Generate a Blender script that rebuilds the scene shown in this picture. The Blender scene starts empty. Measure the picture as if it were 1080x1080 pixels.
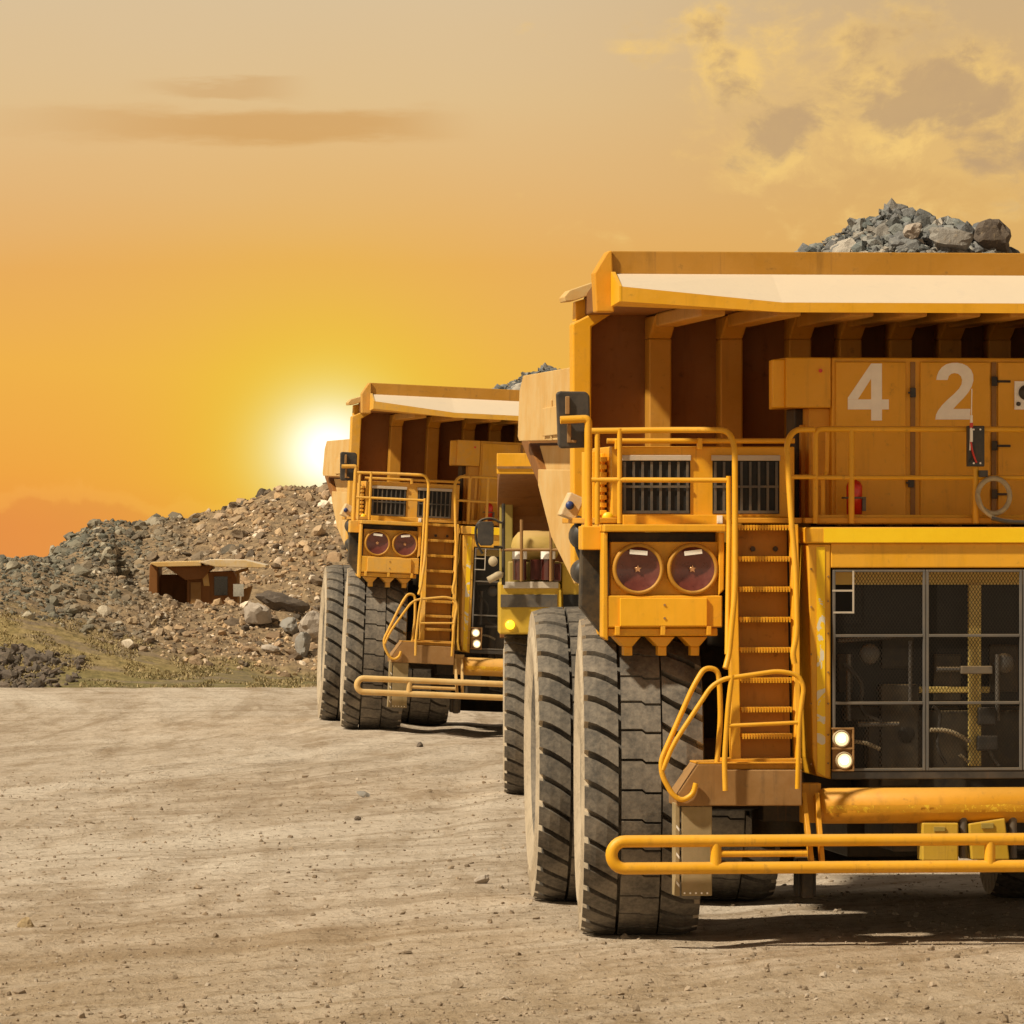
import bpy, math, random
from mathutils import Vector, Matrix, noise
R = math.radians
HAZE = 0
sc = bpy.context.scene
col = sc.collection
rnd = random.Random(7)

# ------------------------------------------------------------------ camera model
F = 6500.0          # focal length in photo pixels (1080 wide)
H = 4.7             # eye height
HY = 554.0          # horizon row of the photo
cam_d = bpy.data.cameras.new('camera')
cam = bpy.data.objects.new('camera', cam_d); col.objects.link(cam)
cam.location = (0, 0, H); cam.rotation_euler = (R(90), 0, 0)
cam_d.sensor_width = 36; cam_d.lens = 36 * F / 1080
cam_d.shift_y = (HY - 540) / 1080
cam_d.clip_start = 1; cam_d.clip_end = 20000
sc.camera = cam
sc.view_settings.view_transform = 'Standard'; sc.view_settings.look = 'None'
sc.view_settings.exposure = 0; sc.view_settings.gamma = 1

class Frame:
    """local frame of a vehicle: x right in the photo, y away, z up"""
    def __init__(s, X0, Y0, th):
        s.X0, s.Y0, s.th = X0, Y0, R(th); s.c, s.s = math.cos(s.th), math.sin(s.th)
    def u(s, px, v):
        q = (px - 540) / F
        return (s.X0 - v * s.s - q * (s.Y0 + v * s.c)) / (q * s.s - s.c)
    def p(s, px, py, v):
        u = s.u(px, v); Y = s.Y0 + v * s.c + u * s.s
        return Vector((u, v, H + (HY - py) * Y / F))
A = Frame(5.35, 71.4, 6.5)
def P(px, py, v): return A.p(px, py, v)
def Z(py, v, px=900): return A.p(px, py, v).z
def U(px, v): return A.u(px, v)

# ------------------------------------------------------------------ mesh builder
class MB:
    def __init__(s): s.v = []; s.f = []; s.sm = []
    def add(s, vs, fs, smooth=False):
        o = len(s.v); s.v += [tuple(x) for x in vs]
        s.f += [tuple(i + o for i in f) for f in fs]; s.sm += [smooth] * len(fs); return s
    def hexa(s, p):   # p[0..3] front face counter-clockwise seen from the front, p[4..7] the same corners behind
        return s.add(p, [(0,1,2,3),(5,4,7,6),(4,0,3,7),(1,5,6,2),(3,2,6,7),(4,5,1,0)])
    def box(s, x0, x1, y0, y1, z0, z1):
        x0, x1 = min(x0,x1), max(x0,x1); y0, y1 = min(y0,y1), max(y0,y1); z0, z1 = min(z0,z1), max(z0,z1)
        return s.hexa([(x0,y0,z0),(x1,y0,z0),(x1,y0,z1),(x0,y0,z1),(x0,y1,z0),(x1,y1,z0),(x1,y1,z1),(x0,y1,z1)])
    def pbox(s, fx0, fy0, fx1, fy1, v0, v1, fr=None):   # photo rectangle at depth v0, pushed straight back to v1
        fr = fr or A
        a = fr.p(fx0, fy1, v0); b = fr.p(fx1, fy0, v0)
        return s.box(a.x, b.x, v0, v1, a.z, b.z)
    def prism(s, pts, vec):
        n = len(pts); pts = [Vector(p) for p in pts]; vec = Vector(vec)
        nn = Vector((0,0,0))
        for i in range(n):
            a, b = pts[i], pts[(i+1) % n]; nn += a.cross(b)
        if nn.dot(vec) > 0: pts = pts[::-1]
        vs = pts + [p + vec for p in pts]
        fs = [tuple(range(n)), tuple(range(2*n-1, n-1, -1))]
        for i in range(n):
            j = (i+1) % n; fs.append((i, n+i, n+j, j))
        return s.add(vs, fs)
    def ppoly(s, pp, v0, v1, fr=None):
        fr = fr or A
        return s.prism([fr.p(x, y, v0) for x, y in pp], (0, v1 - v0, 0))
    def tube(s, path, r, n=10, closed=False, cap=True):
        path = [Vector(p) for p in path]; m = len(path); rings = []
        up = None
        for i in range(m):
            if closed: t = (path[(i+1) % m] - path[i-1])
            else: t = path[min(i+1, m-1)] - path[max(i-1, 0)]
            if t.length < 1e-9: t = Vector((0,0,1))
            t.normalize()
            if up is None:
                up = Vector((0,0,1)) if abs(t.z) < .9 else Vector((1,0,0))
            a = up - t * up.dot(t)
            if a.length < 1e-6: a = t.orthogonal()
            a.normalize(); b = t.cross(a); up = a
            k = 1.0
            if 0 < i < m-1 or closed:
                d1 = (path[i] - path[i-1]).normalized(); d2 = (path[(i+1) % m] - path[i]).normalized()
                k = 1 / max(.6, math.cos(d1.angle(d2, 0) / 2))
            rr = r[i] if isinstance(r, (list, tuple)) else r
            rings.append([path[i] + (a * math.cos(2*math.pi*j/n) + b * math.sin(2*math.pi*j/n)) * rr * (k if k < 1.2 else 1.1) for j in range(n)])
        vs = [p for rg in rings for p in rg]; fs = []
        for i in range(m if closed else m-1):
            for j in range(n):
                i2 = (i+1) % m; j2 = (j+1) % n
                fs.append((i*n+j, i*n+j2, i2*n+j2, i2*n+j))
        s.add(vs, fs, True)
        if cap and not closed:
            s.add(rings[0], [tuple(range(n-1, -1, -1))]); s.add(rings[-1], [tuple(range(n))])
        return s
    def cyl(s, p0, p1, r, n=24, r1=None, cap=True):
        return s.tube([p0, p1], [r, r if r1 is None else r1], n, cap=cap)
    def lathe(s, prof, c, axis=(1,0,0), n=48, smooth=True):   # prof: (distance along the axis, radius)
        ax = Vector(axis).normalized(); a = ax.orthogonal().normalized(); b = ax.cross(a); c = Vector(c)
        vs = []; m = len(prof)
        for d, r in prof:
            for j in range(n):
                t = 2*math.pi*j/n; vs.append(c + ax*d + (a*math.cos(t) + b*math.sin(t))*r)
        fs = [(i*n+j, i*n+(j+1)%n, (i+1)*n+(j+1)%n, (i+1)*n+j) for i in range(m-1) for j in range(n)]
        return s.add(vs, fs, smooth)
    def bar(s, p0, p1, w, d, up=(0,0,1)):   # rectangular bar
        p0, p1 = Vector(p0), Vector(p1); t = (p1-p0).normalized(); upv = Vector(up)
        if abs(t.dot(upv)) > .98: upv = Vector((0,1,0))
        a = t.cross(upv).normalized() * w/2; b = a.cross(t).normalized() * d/2
        q = [p0-a-b, p0+a-b, p0+a+b, p0-a+b]; q2 = [x + (p1-p0) for x in q]
        return s.add(q+q2, [(3,2,1,0),(4,5,6,7),(0,1,5,4),(1,2,6,5),(2,3,7,6),(3,0,4,7)])
    def mirror(s):
        s.v += [(-x, y, z) for x, y, z in s.v]; n = len(s.v)//2
        s.f += [tuple(i+n for i in f[::-1]) for f in s.f]; s.sm += s.sm; return s
    def build(s, name, mat, parent=None, bevel=0, mirrored=False, loc=None):
        me = bpy.data.meshes.new(name)
        if mirrored:
            me.from_pydata([(-x, y, z) for x, y, z in s.v], [], [f[::-1] for f in s.f])
        else: me.from_pydata(s.v, [], s.f)
        me.polygons.foreach_set('use_smooth', s.sm)
        me.materials.append(mat); me.update()
        o = bpy.data.objects.new(name, me); col.objects.link(o)
        if parent: o.parent = parent
        if loc: o.location = loc
        if bevel:
            m = o.modifiers.new('edge', 'BEVEL'); m.width = bevel; m.segments = 2; m.limit_method = 'ANGLE'; m.angle_limit = R(35)
        return o
def rounded(path, r, k=5):
    path = [Vector(p) for p in path]; out = [path[0]]
    for i in range(1, len(path)-1):
        a, b, c = path[i-1], path[i], path[i+1]
        d1 = (a-b); d2 = (c-b); q = min(r, d1.length*.49, d2.length*.49)
        s0 = b + d1.normalized()*q; s1 = b + d2.normalized()*q
        for j in range(k+1):
            t = j/k; out.append(s0*(1-t)**2 + b*2*t*(1-t) + s1*t*t)
    out.append(path[-1]); return out
def tag(o, label=None, cat=None, group=None, kind=None):
    if label: o['label'] = label
    if cat: o['category'] = cat
    if group: o['group'] = group
    if kind: o['kind'] = kind
    return o
def empty(name, loc, rz=0):
    o = bpy.data.objects.new(name, None); col.objects.link(o); o.location = loc; o.rotation_euler = (0,0,rz)
    o.empty_display_size = .3; return o
def copy_tree(o, parent=None):
    c = o.copy(); col.objects.link(c)
    if parent: c.parent = parent
    for ch in list(o.children): copy_tree(ch, c)
    return c

# ------------------------------------------------------------------ materials
def srgb(r, g, b):
    f = lambda x: ((x/255)/12.92 if x/255 < .04045 else ((x/255+.055)/1.055)**2.4)
    return (f(r), f(g), f(b), 1)
class NT:
    def __init__(s, tree): s.t = tree; s.n = tree.nodes; s.l = tree.links
    def node(s, typ, **kw):
        n = s.n.new(typ)
        for k, v in kw.items(): setattr(n, k, v)
        return n
    def put(s, sock, v):
        if isinstance(v, bpy.types.NodeSocket): s.l.new(v, sock)
        elif v is not None: sock.default_value = v
    def math(s, op, a, b=None, c=None, clamp=False):
        n = s.node('ShaderNodeMath', operation=op, use_clamp=clamp)
        s.put(n.inputs[0], a)
        if b is not None: s.put(n.inputs[1], b)
        if c is not None: s.put(n.inputs[2], c)
        return n.outputs[0]
    def mix(s, f, a, b, mode='MIX'):
        n = s.node('ShaderNodeMix', data_type='RGBA', blend_type=mode)
        s.put(n.inputs[0], f); s.put(n.inputs[6], a); s.put(n.inputs[7], b); return n.outputs[2]
    def ramp(s, f, stops, interp='LINEAR'):
        n = s.node('ShaderNodeValToRGB'); cr = n.color_ramp; cr.interpolation = interp
        while len(cr.elements) < len(stops): cr.elements.new(.5)
        for e, (p, c) in zip(cr.elements, stops):
            e.position = p; e.color = c if len(c) == 4 else (*c, 1)
        s.put(n.inputs[0], f); return n.outputs[0]
    def step(s, x, a, b):
        n = s.node('ShaderNodeMapRange', interpolation_type='SMOOTHSTEP'); s.put(n.inputs[0], x)
        n.inputs[1].default_value = a; n.inputs[2].default_value = b; return n.outputs[0]
    def noise(s, vec, scale, detail=4, rough=.55, dist=0):
        n = s.node('ShaderNodeTexNoise'); s.put(n.inputs['Vector'], vec)
        n.inputs['Scale'].default_value = scale; n.inputs['Detail'].default_value = detail
        n.inputs['Roughness'].default_value = rough; n.inputs['Distortion'].default_value = dist; return n.outputs['Fac']
    def mapping(s, vec, scale=(1,1,1), rot=(0,0,0), loc=(0,0,0)):
        n = s.node('ShaderNodeMapping'); s.put(n.inputs[0], vec)
        n.inputs['Scale'].default_value = scale; n.inputs['Rotation'].default_value = rot; n.inputs['Location'].default_value = loc
        return n.outputs[0]
    def bump(s, h, strength, dist):
        n = s.node('ShaderNodeBump'); n.inputs['Strength'].default_value = strength; n.inputs['Distance'].default_value = dist
        s.put(n.inputs['Height'], h); return n.outputs[0]
def newmat(name):
    m = bpy.data.materials.new(name); m.use_nodes = True
    t = NT(m.node_tree); b = m.node_tree.nodes['Principled BSDF']; return m, t, b
DUST = (.55, .36, .14, 1)
def paint(name, base, rough=.5, dust=.35, grime=.5, metallic=0, chips=0, chipcol=(.8,.7,.5,1), up=.8, scale=1.0, dustcol=DUST, streak=.5, chipscale=14):
    m, t, b = newmat(name)
    co = t.node('ShaderNodeTexCoord').outputs['Object']
    oi = t.node('ShaderNodeObjectInfo'); va = t.node('ShaderNodeVectorMath', operation='ADD'); t.put(va.inputs[0], co); t.put(va.inputs[1], t.math('MULTIPLY', oi.outputs['Random'], 37)); co = va.outputs[0]
    geo = t.node('ShaderNodeNewGeometry')
    n1 = t.noise(co, 1.3*scale, 6, .62); n2 = t.noise(co, 9*scale, 5, .65); n3 = t.noise(t.mapping(co, (6*scale, 6*scale, .7*scale)), 1.0, 5, .6)
    dk = tuple(x*.42 for x in base[:3]) + (1,); lt = tuple(min(1, x*1.12+.01) for x in base[:3]) + (1,)
    c = t.mix(t.step(n1, .3, .75), base, lt)
    c = t.mix(t.math('MULTIPLY', t.step(n3, .52, .8), grime*streak*1.4), c, dk)              # rain streaks
    c = t.mix(t.math('MULTIPLY', t.step(n2, .58, .78), grime*.8), c, tuple(x*.3 for x in base[:3])+(1,))
    run = t.noise(t.mapping(co, (13*scale, 13*scale, .55*scale)), 1.0, 4, .65)
    c = t.mix(t.math('MULTIPLY', t.math('MULTIPLY', t.step(run, .6, .72), t.step(n1, .42, .6)), grime*.7), c, (.16,.065,.015,1))      # rust runs
    sc_ = t.noise(t.mapping(co, (3*scale, 3*scale, 40*scale), (0, .25, 0)), 1.0, 3, .7)
    c = t.mix(t.math('MULTIPLY', t.math('MULTIPLY', t.step(sc_, .66, .7), t.step(n2, .45, .55)), .35), c, lt)          # scuffs
    d = t.math('MULTIPLY', t.step(t.math('ADD', t.math('MULTIPLY', n1, .6), t.math('MULTIPLY', n2, .4)), .38, .66), dust)
    sx = t.node('ShaderNodeSeparateXYZ'); t.put(sx.inputs[0], geo.outputs['Normal'])
    upf = t.math('MULTIPLY', t.step(sx.outputs[2], .3, .9), up)
    c = t.mix(t.math('MAXIMUM', d, upf), c, dustcol)
    if chips:
        n4 = t.noise(co, chipscale*scale, 3, .7, 1.2)
        c = t.mix(t.math('MULTIPLY', t.step(n4, .64-.12*chips, .66-.12*chips), 1), c, chipcol)
    t.put(b.inputs['Base Color'], c)
    t.put(b.inputs['Roughness'], t.math('ADD', t.math('MULTIPLY', n2, .35), rough-.12, clamp=True))
    b.inputs['Metallic'].default_value = metallic
    t.put(b.inputs['Normal'], t.bump(t.math('ADD', n2, t.math('MULTIPLY', n1, 2)), .12, .02))
    return m
def plain(name, base, rough=.5, metallic=0, coat=0, emit=None, estr=0, var=.75):
    m, t, b = newmat(name)
    co = t.node('ShaderNodeTexCoord').outputs['Object']
    n = t.noise(co, 11, 4, .6)
    t.put(b.inputs['Base Color'], t.mix(t.step(n, .3, .75), tuple(x*var for x in base[:3])+(1,), base))
    t.put(b.inputs['Roughness'], t.math('ADD', t.math('MULTIPLY', n, .25), rough-.1, clamp=True))
    b.inputs['Metallic'].default_value = metallic; b.inputs['Coat Weight'].default_value = coat
    if emit: b.inputs['Emission Color'].default_value = emit; b.inputs['Emission Strength'].default_value = estr
    return m
YEL = (.76, .37, .004, 1)
M = {}
M['yellow'] = paint('yellow_paint', YEL, .45, .1, .5, up=.35)
M['yellow_clean'] = paint('yellow_paint_wiped', (.84,.42,.004,1), .4, .03, .22, up=.3)  # its brighter tone also paints sunlight on the cabinet wing's side
M['yellow_deep'] = paint('yellow_paint_weathered', (.64,.29,.005,1), .52, .06, .65, up=.25)
M['yellow_dusty'] = paint('yellow_paint_dusty', (.70,.36,.02,1), .6, .5, .5, up=.6)
M['deep_dusty'] = paint('weathered_paint_dusty', (.56,.27,.02,1), .6, .4, .6, up=.5)
M['fascia'] = paint('shaded_fascia_paint', (.40,.18,.007,1), .55, .08, .7, up=.25)  # shade on the upright front plate, painted into the yellow
M['brown_shade'] = paint('brown_shade_paint', (.21,.078,.010,1), .6, .08, .8, up=.2, dustcol=(.28,.13,.03,1))  # shade under the canopies painted as brown; the old machine's own colour
M['rib'] = paint('shaded_rib_paint', (.46,.215,.012,1), .55, .1, .7, up=.25)  # yellow darkened for shade under the canopy; headlight bezels use it too
M['tank'] = paint('faded_tank_paint', (.46,.32,.07,1), .6, .45, .5)
M['beam_pale'] = paint('pale_yellow_beam', (.62,.46,.13,1), .55, .1, .4, up=.2)
M['riser_shade'] = paint('shaded_riser_paint', (.40,.18,.008,1), .55, .12, .9, up=.3, dustcol=(.3,.15,.04,1))  # the ladder's shade painted into the riser colour
M['yellow_bright'] = paint('reflective_yellow', (.95,.60,.002,1), .4, .0, .1, up=.3)
M['yellow_tape'] = paint('peeling_yellow_tape', (.95,.58,.002,1), .4, .0, .15, up=.3, chips=.45, chipcol=(.75,.7,.55,1), chipscale=3)
M['yellow_chipped'] = paint('chipped_yellow_paint', (.68,.335,.006,1), .45, .08, .5, up=.3, chips=.6, chipcol=(.88,.58,.03,1))
M['lemon'] = paint('lemon_paint', (.52,.33,.015,1), .5, .12, .5, up=.4)
M['dusty'] = paint('dust_coated_yellow_paint', (.60,.36,.11,1), .7, .75, .35, dustcol=(.64,.47,.22,1), streak=.8)
M['visor'] = paint('dust_bleached_paint', (.62,.42,.16,1), .7, .6, .4, dustcol=(.66,.58,.48,1), up=.78, streak=.9)
M['rusty'] = paint('trodden_rusty_steel', (.27,.135,.035,1), .7, .35, .8, dustcol=(.42,.26,.12,1), streak=1)
M['mudflap'] = paint('dusty_olive_plate', (.27,.2,.09,1), .8, .6, .5, dustcol=(.4,.3,.17,1))
M['grime'] = paint('greasy_black_steel', (.018,.015,.012,1), .55, .12, .6, up=.3)  # machinery black; also painted in for shadow in the lamp recess
M['grey'] = paint('grey_steel', (.085,.08,.075,1), .45, .2, .5, metallic=.3, up=.5)
M['grey_light'] = paint('light_grey_steel', (.5,.45,.38,1), .5, .3, .4, up=.5)
M['grey_mid'] = paint('worn_grey_steel', (.13,.125,.12,1), .45, .1, .5, metallic=.3, up=.5)
M['screen'] = plain('black_mesh_steel', (.034,.027,.02,1), .5, .2)
M['core'] = plain('radiator_core_black', (.006,.0055,.005,1), .6)
M['olive'] = paint('faded_olive_yellow', (.33,.25,.05,1), .6, .2, .5)
M['black'] = paint('black_plastic', (.025,.023,.022,1), .45, .25, .4, up=.4, dustcol=(.2,.15,.1,1))
M['white'] = plain('white_paint', (1,.96,.88,1), .5, var=.93)
M['red'] = plain('red_enamel', (.75,.03,.012,1), .3, coat=.3)
M['blue'] = plain('blue_enamel', (.03,.06,.22,1), .4)
M['maroon'] = plain('maroon_reflector', (.17,.042,.03,1), .28, .1, .6)
M['maroon_dark'] = plain('dark_maroon_glass', (.09,.02,.014,1), .15, .1, .8)
M['bulb'] = plain('brass_bulb', (.75,.4,.2,1), .25, .6)
M['hose'] = plain('pale_hose', (.5,.4,.25,1), .6)
M['lamp'] = plain('lit_lamp', (1,.95,.8,1), .3, emit=(1,.86,.58,1), estr=5)
M['lamp_warm'] = plain('lit_lens_ring', (1,.9,.6,1), .3, emit=(1,.8,.42,1), estr=1.15)
M['lamp_yellow'] = plain('lit_yellow_lamp', (1,.8,.1,1), .3, emit=(1,.72,.02,1), estr=1.6)
M['window'] = plain('dark_cab_glass', (.02,.022,.024,1), .08, 0, .5)
def rubber(name, base, dustcol, lo, hi):
    m, t, b = newmat(name)
    co = t.node('ShaderNodeTexCoord').outputs['Object']
    n1 = t.noise(co, 2.2, 6, .65); n2 = t.noise(co, 17, 5, .7)
    f = t.step(t.math('ADD', t.math('MULTIPLY', n1, .6), t.math('MULTIPLY', n2, .4)), lo, hi)
    t.put(b.inputs['Base Color'], t.mix(f, base, dustcol))
    b.inputs['Roughness'].default_value = .85
    t.put(b.inputs['Normal'], t.bump(n2, .35, .015)); return m
M['tread'] = rubber('worn_dusty_rubber', (.05,.046,.042,1), (.27,.23,.18,1), .3, .74)
M['sidewall'] = rubber('dust_caked_rubber', (.26,.21,.15,1), (.52,.43,.31,1), .3, .6)
M['rim'] = paint('dusty_wheel_rim', (.40,.29,.15,1), .7, .7, .4, dustcol=(.5,.41,.29,1))

def rockmat(name, cols, warm=True, cool=None):
    m, t, b = newmat(name)
    co = t.node('ShaderNodeTexCoord').outputs['Object']; geo = t.node('ShaderNodeNewGeometry')
    rp = geo.outputs['Random Per Island']
    n1 = t.noise(co, 3, 6, .65); n2 = t.noise(co, 22, 4, .7)
    c = t.ramp(rp, [(i/(len(cols)-1), x) for i, x in enumerate(cols)])
    if cool:
        c2 = t.ramp(rp, [(i/(len(cool)-1), x) for i, x in enumerate(cool)]); sx = t.node('ShaderNodeSeparateXYZ'); t.put(sx.inputs[0], co)
        c = t.mix(t.step(t.math('ADD', sx.outputs[0], t.math('MULTIPLY', t.noise(co, .35, 3, .5), 7)), -10.8, -5.5), c2, c)
    c = t.mix(t.math('MULTIPLY', t.step(n1, .4, .7), .4), c, (.15,.11,.07,1) if warm else (.12,.11,.1,1))
    c = t.mix(t.math('MULTIPLY', t.step(n2, .55, .75), .5), c, (.5,.37,.22,1) if warm else (.5,.45,.38,1))
    t.put(b.inputs['Base Color'], c); b.inputs['Roughness'].default_value = .9
    t.put(b.inputs['Normal'], t.bump(t.math('ADD', n2, n1), .5, .04)); return m
M['rock'] = rockmat('quarry_rock', [(.11,.075,.048), (.38,.25,.145), (.58,.39,.21), (.17,.13,.095), (.72,.51,.3), (.31,.21,.125), (.06,.05,.04), (.5,.35,.22), (.9,.78,.62)], True, [(.07,.07,.058), (.15,.15,.12), (.11,.115,.09), (.22,.2,.15), (.05,.05,.045), (.3,.26,.19), (.13,.135,.105), (.45,.4,.3)])
M['ore'] = rockmat('grey_ore', [(.12,.125,.13), (.22,.225,.225), (.08,.088,.09), (.32,.31,.285), (.16,.185,.18), (.06,.065,.068), (.5,.45,.38)], False)
M['pebble'] = rockmat('road_pebble', [(.3,.225,.15), (.42,.33,.24), (.22,.165,.11), (.5,.42,.33)])
M['boulder_pale'] = rockmat('pale_boulder_stone', [(.5,.43,.36), (.42,.36,.3)])
M['boulder_tan'] = rockmat('tan_boulder_stone', [(.45,.33,.18), (.38,.29,.17)])
M['boulder_dark'] = rockmat('dark_boulder_stone', [(.09,.075,.06), (.13,.1,.08)])
M['boulder_grey'] = rockmat('grey_boulder_stone', [(.26,.25,.23), (.3,.28,.25)])
# ------------------------------------------------------------------ tyres and wheels
def tyre_bm(Rr, W, N, rim_r, style=0):
    """carcass + lugs about the x axis, centre at the origin"""
    b = MB(); h = W/2; g = .11*Rr/1.85
    side = [(-.30*W, rim_r), (-.40*W, rim_r+.03), (-.47*W, rim_r+.22*(Rr-rim_r)), (-.515*W, rim_r+.5*(Rr-rim_r)), (-.50*W, rim_r+.74*(Rr-rim_r)), (-.465*W, Rr-g-.1), (-.44*W, Rr-g-.035)]
    prof = side + [(-.25*W, Rr-g-.012), (0, Rr-g), (.25*W, Rr-g-.012)] + [(-x, r) for x, r in side[::-1]]
    b.lathe([(x, r) for x, r in prof], (0,0,0), (1,0,0), 96)
    # bead ring on the sidewall
    for s in (-1, 1):
        b.lathe([(s*.505*W, rim_r+.56*(Rr-rim_r)), (s*.522*W, rim_r+.6*(Rr-rim_r)), (s*.505*W, rim_r+.64*(Rr-rim_r))][::s], (0,0,0), (1,0,0), 96)
    def top(x):
        q = abs(x)/h; return Rr - .012*q*q - .05*max(0, q-.72)/.28*Rr/1.85
    def lug(xs, a0f, a1f, low):
        # xs: x stations, a0f/a1f: functions x -> start and end angle
        na = 4; nx = len(xs); vs = []; fs = []
        for x in xs:
            for k in range(na):
                a = a0f(x) + (a1f(x)-a0f(x))*k/(na-1); r = top(x)
                vs.append((x, r*math.cos(a), r*math.sin(a)))
        o = len(vs)
        for x in xs:
            for k in range(na):
                a = a0f(x)-.006 + (a1f(x)-a0f(x)+.012)*k/(na-1); r = low(x)
                vs.append((x, r*math.cos(a), r*math.sin(a)))
        I = lambda i, k: i*na+k
        for i in range(nx-1):
            for k in range(na-1):
                fs.append((I(i,k), I(i,k+1), I(i+1,k+1), I(i+1,k)))
        for i in range(nx-1):
            fs.append((I(i,0), I(i+1,0), o+I(i+1,0), o+I(i,0))); fs.append((I(i+1,na-1), I(i,na-1), o+I(i,na-1), o+I(i+1,na-1)))
        for k in range(na-1):
            fs.append((I(0,k+1), I(0,k), o+I(0,k), o+I(0,k+1))); fs.append((I(nx-1,k), I(nx-1,k+1), o+I(nx-1,k+1), o+I(nx-1,k)))
        b.add(vs, fs)
    p = 2*math.pi/N
    # the tyre faces -y: seen there, angle grows so that "lower on the front" = larger -z ; grooves fall to the right
    low = lambda x: Rr-g-.05-(.12*max(0, abs(x)/h-.8)/.2)*Rr/1.85
    for i in range(N):
        a = i*p
        if style == 0:
            sk = p*.62
            f = lambda x, s=sk: a + s*((x+h)/(h*.62))**1.5 if x > -h else a
            lug([-h*1.0, -h*.93, -h*.8, -h*.62, -h*.43], lambda x: a + sk*(max(0,(x+h))/(h*.58))**1.4 + p*.17, lambda x: a + sk*(max(0,(x+h))/(h*.58))**1.4 + p*.93, low)
            c0 = a + p*.35
            zz = lambda x: c0 + p*.05*(1 if x > 0 else -1)
            lug([-h*.375, -.02, .02, h*.29], lambda x: zz(x)+p*.045, lambda x: zz(x)+p*.955, low)
            d0 = a + p*.1
            lug([h*.32, h*.5, h*.72, h*.9, h*1.0], lambda x: d0 + sk*1.15*((x-h*.32)/(h*.68))**.8 + p*.16, lambda x: d0 + sk*1.15*((x-h*.32)/(h*.68))**.8 + p*.91, low)
        else:
            w = lambda x: a + p*.28*math.cos(x/h*math.pi*1.1)
            lug([-h, -h*.9, -h*.6, -h*.3, 0, h*.3, h*.6, h*.9, h], lambda x: w(x)+p*.1, lambda x: w(x)+p*.88, low)
    # map (x, cos, sin) so the lug angles run down the front
    b.v = [(x, -y, -z) for x, y, z in b.v]
    return b
def rim_bm(Rr, W, rim_r, out=-1):
    b = MB(); h = W/2; s = 1
    b.lathe([(-.30*W, rim_r+.01), (-.34*W, rim_r-.03), (-.30*W, rim_r-.1), (-.12*W, rim_r-.16), (-.08*W, rim_r*.55), (-.22*W, rim_r*.5), (-.26*W, rim_r*.2), (-.26*W, .001)], (0,0,0), (1,0,0), 40)
    b.lathe([(.26*W, .001), (.26*W, rim_r*.2), (.2*W, rim_r*.8), (.30*W, rim_r-.03), (.30*W, rim_r+.01)], (0,0,0), (1,0,0), 40)
    for k in range(16):
        t = k*math.pi/8; b.cyl((-.10*W, rim_r*.68*math.cos(t), rim_r*.68*math.sin(t)), (-.16*W, rim_r*.68*math.cos(t), rim_r*.68*math.sin(t)), .035, 6)
    return b
def wheel_set(root, Rr, W, N, rim_r, spots, style=0, toe=(0,0)):
    """spots: (x, y, flip) ; each wheel is a rim with its tyre as sub-part"""
    tm = rm = None
    for x, y, fl, ph in spots:
        if tm is None:
            w = rim_bm(Rr, W, rim_r).build('wheel', M['rim'], root); ty = tyre_bm(Rr, W, N, rim_r, style).build('tyre', M['tread'], w)
            me = ty.data; me.materials.append(M['sidewall'])
            for pl in me.polygons:
                c = pl.center; r = math.hypot(c.y, c.z)
                if abs(c.x) > .455*W and r < Rr-.06*Rr/1.85: pl.material_index = 1
            tm, rm = ty, w
        else:
            w = rm.copy(); col.objects.link(w); ty = tm.copy(); col.objects.link(ty); ty.parent = w
        w.location = (x, y, Rr-.02); w.rotation_euler = (ph, 0, (math.pi if fl else 0) + R(toe[0] if y < 1 else toe[1]))
        if fl:   # keep the tread direction of the visible side: only the rim is turned
            ty.rotation_euler = (0, 0, math.pi)
def pipe(name, pts, r, mat, parent, rr=.08, n=10):
    return MB().tube(rounded(pts, rr), r, n).build(name, mat, parent)

def star(x, y, z):
    vs = []
    for k in range(10):
        r = .045 if k % 2 == 0 else .02; t = k*math.pi/5 + .3; vs.append((x+r*math.cos(t), y, z+r*math.sin(t)))
    return vs, [tuple(range(10))]
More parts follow.
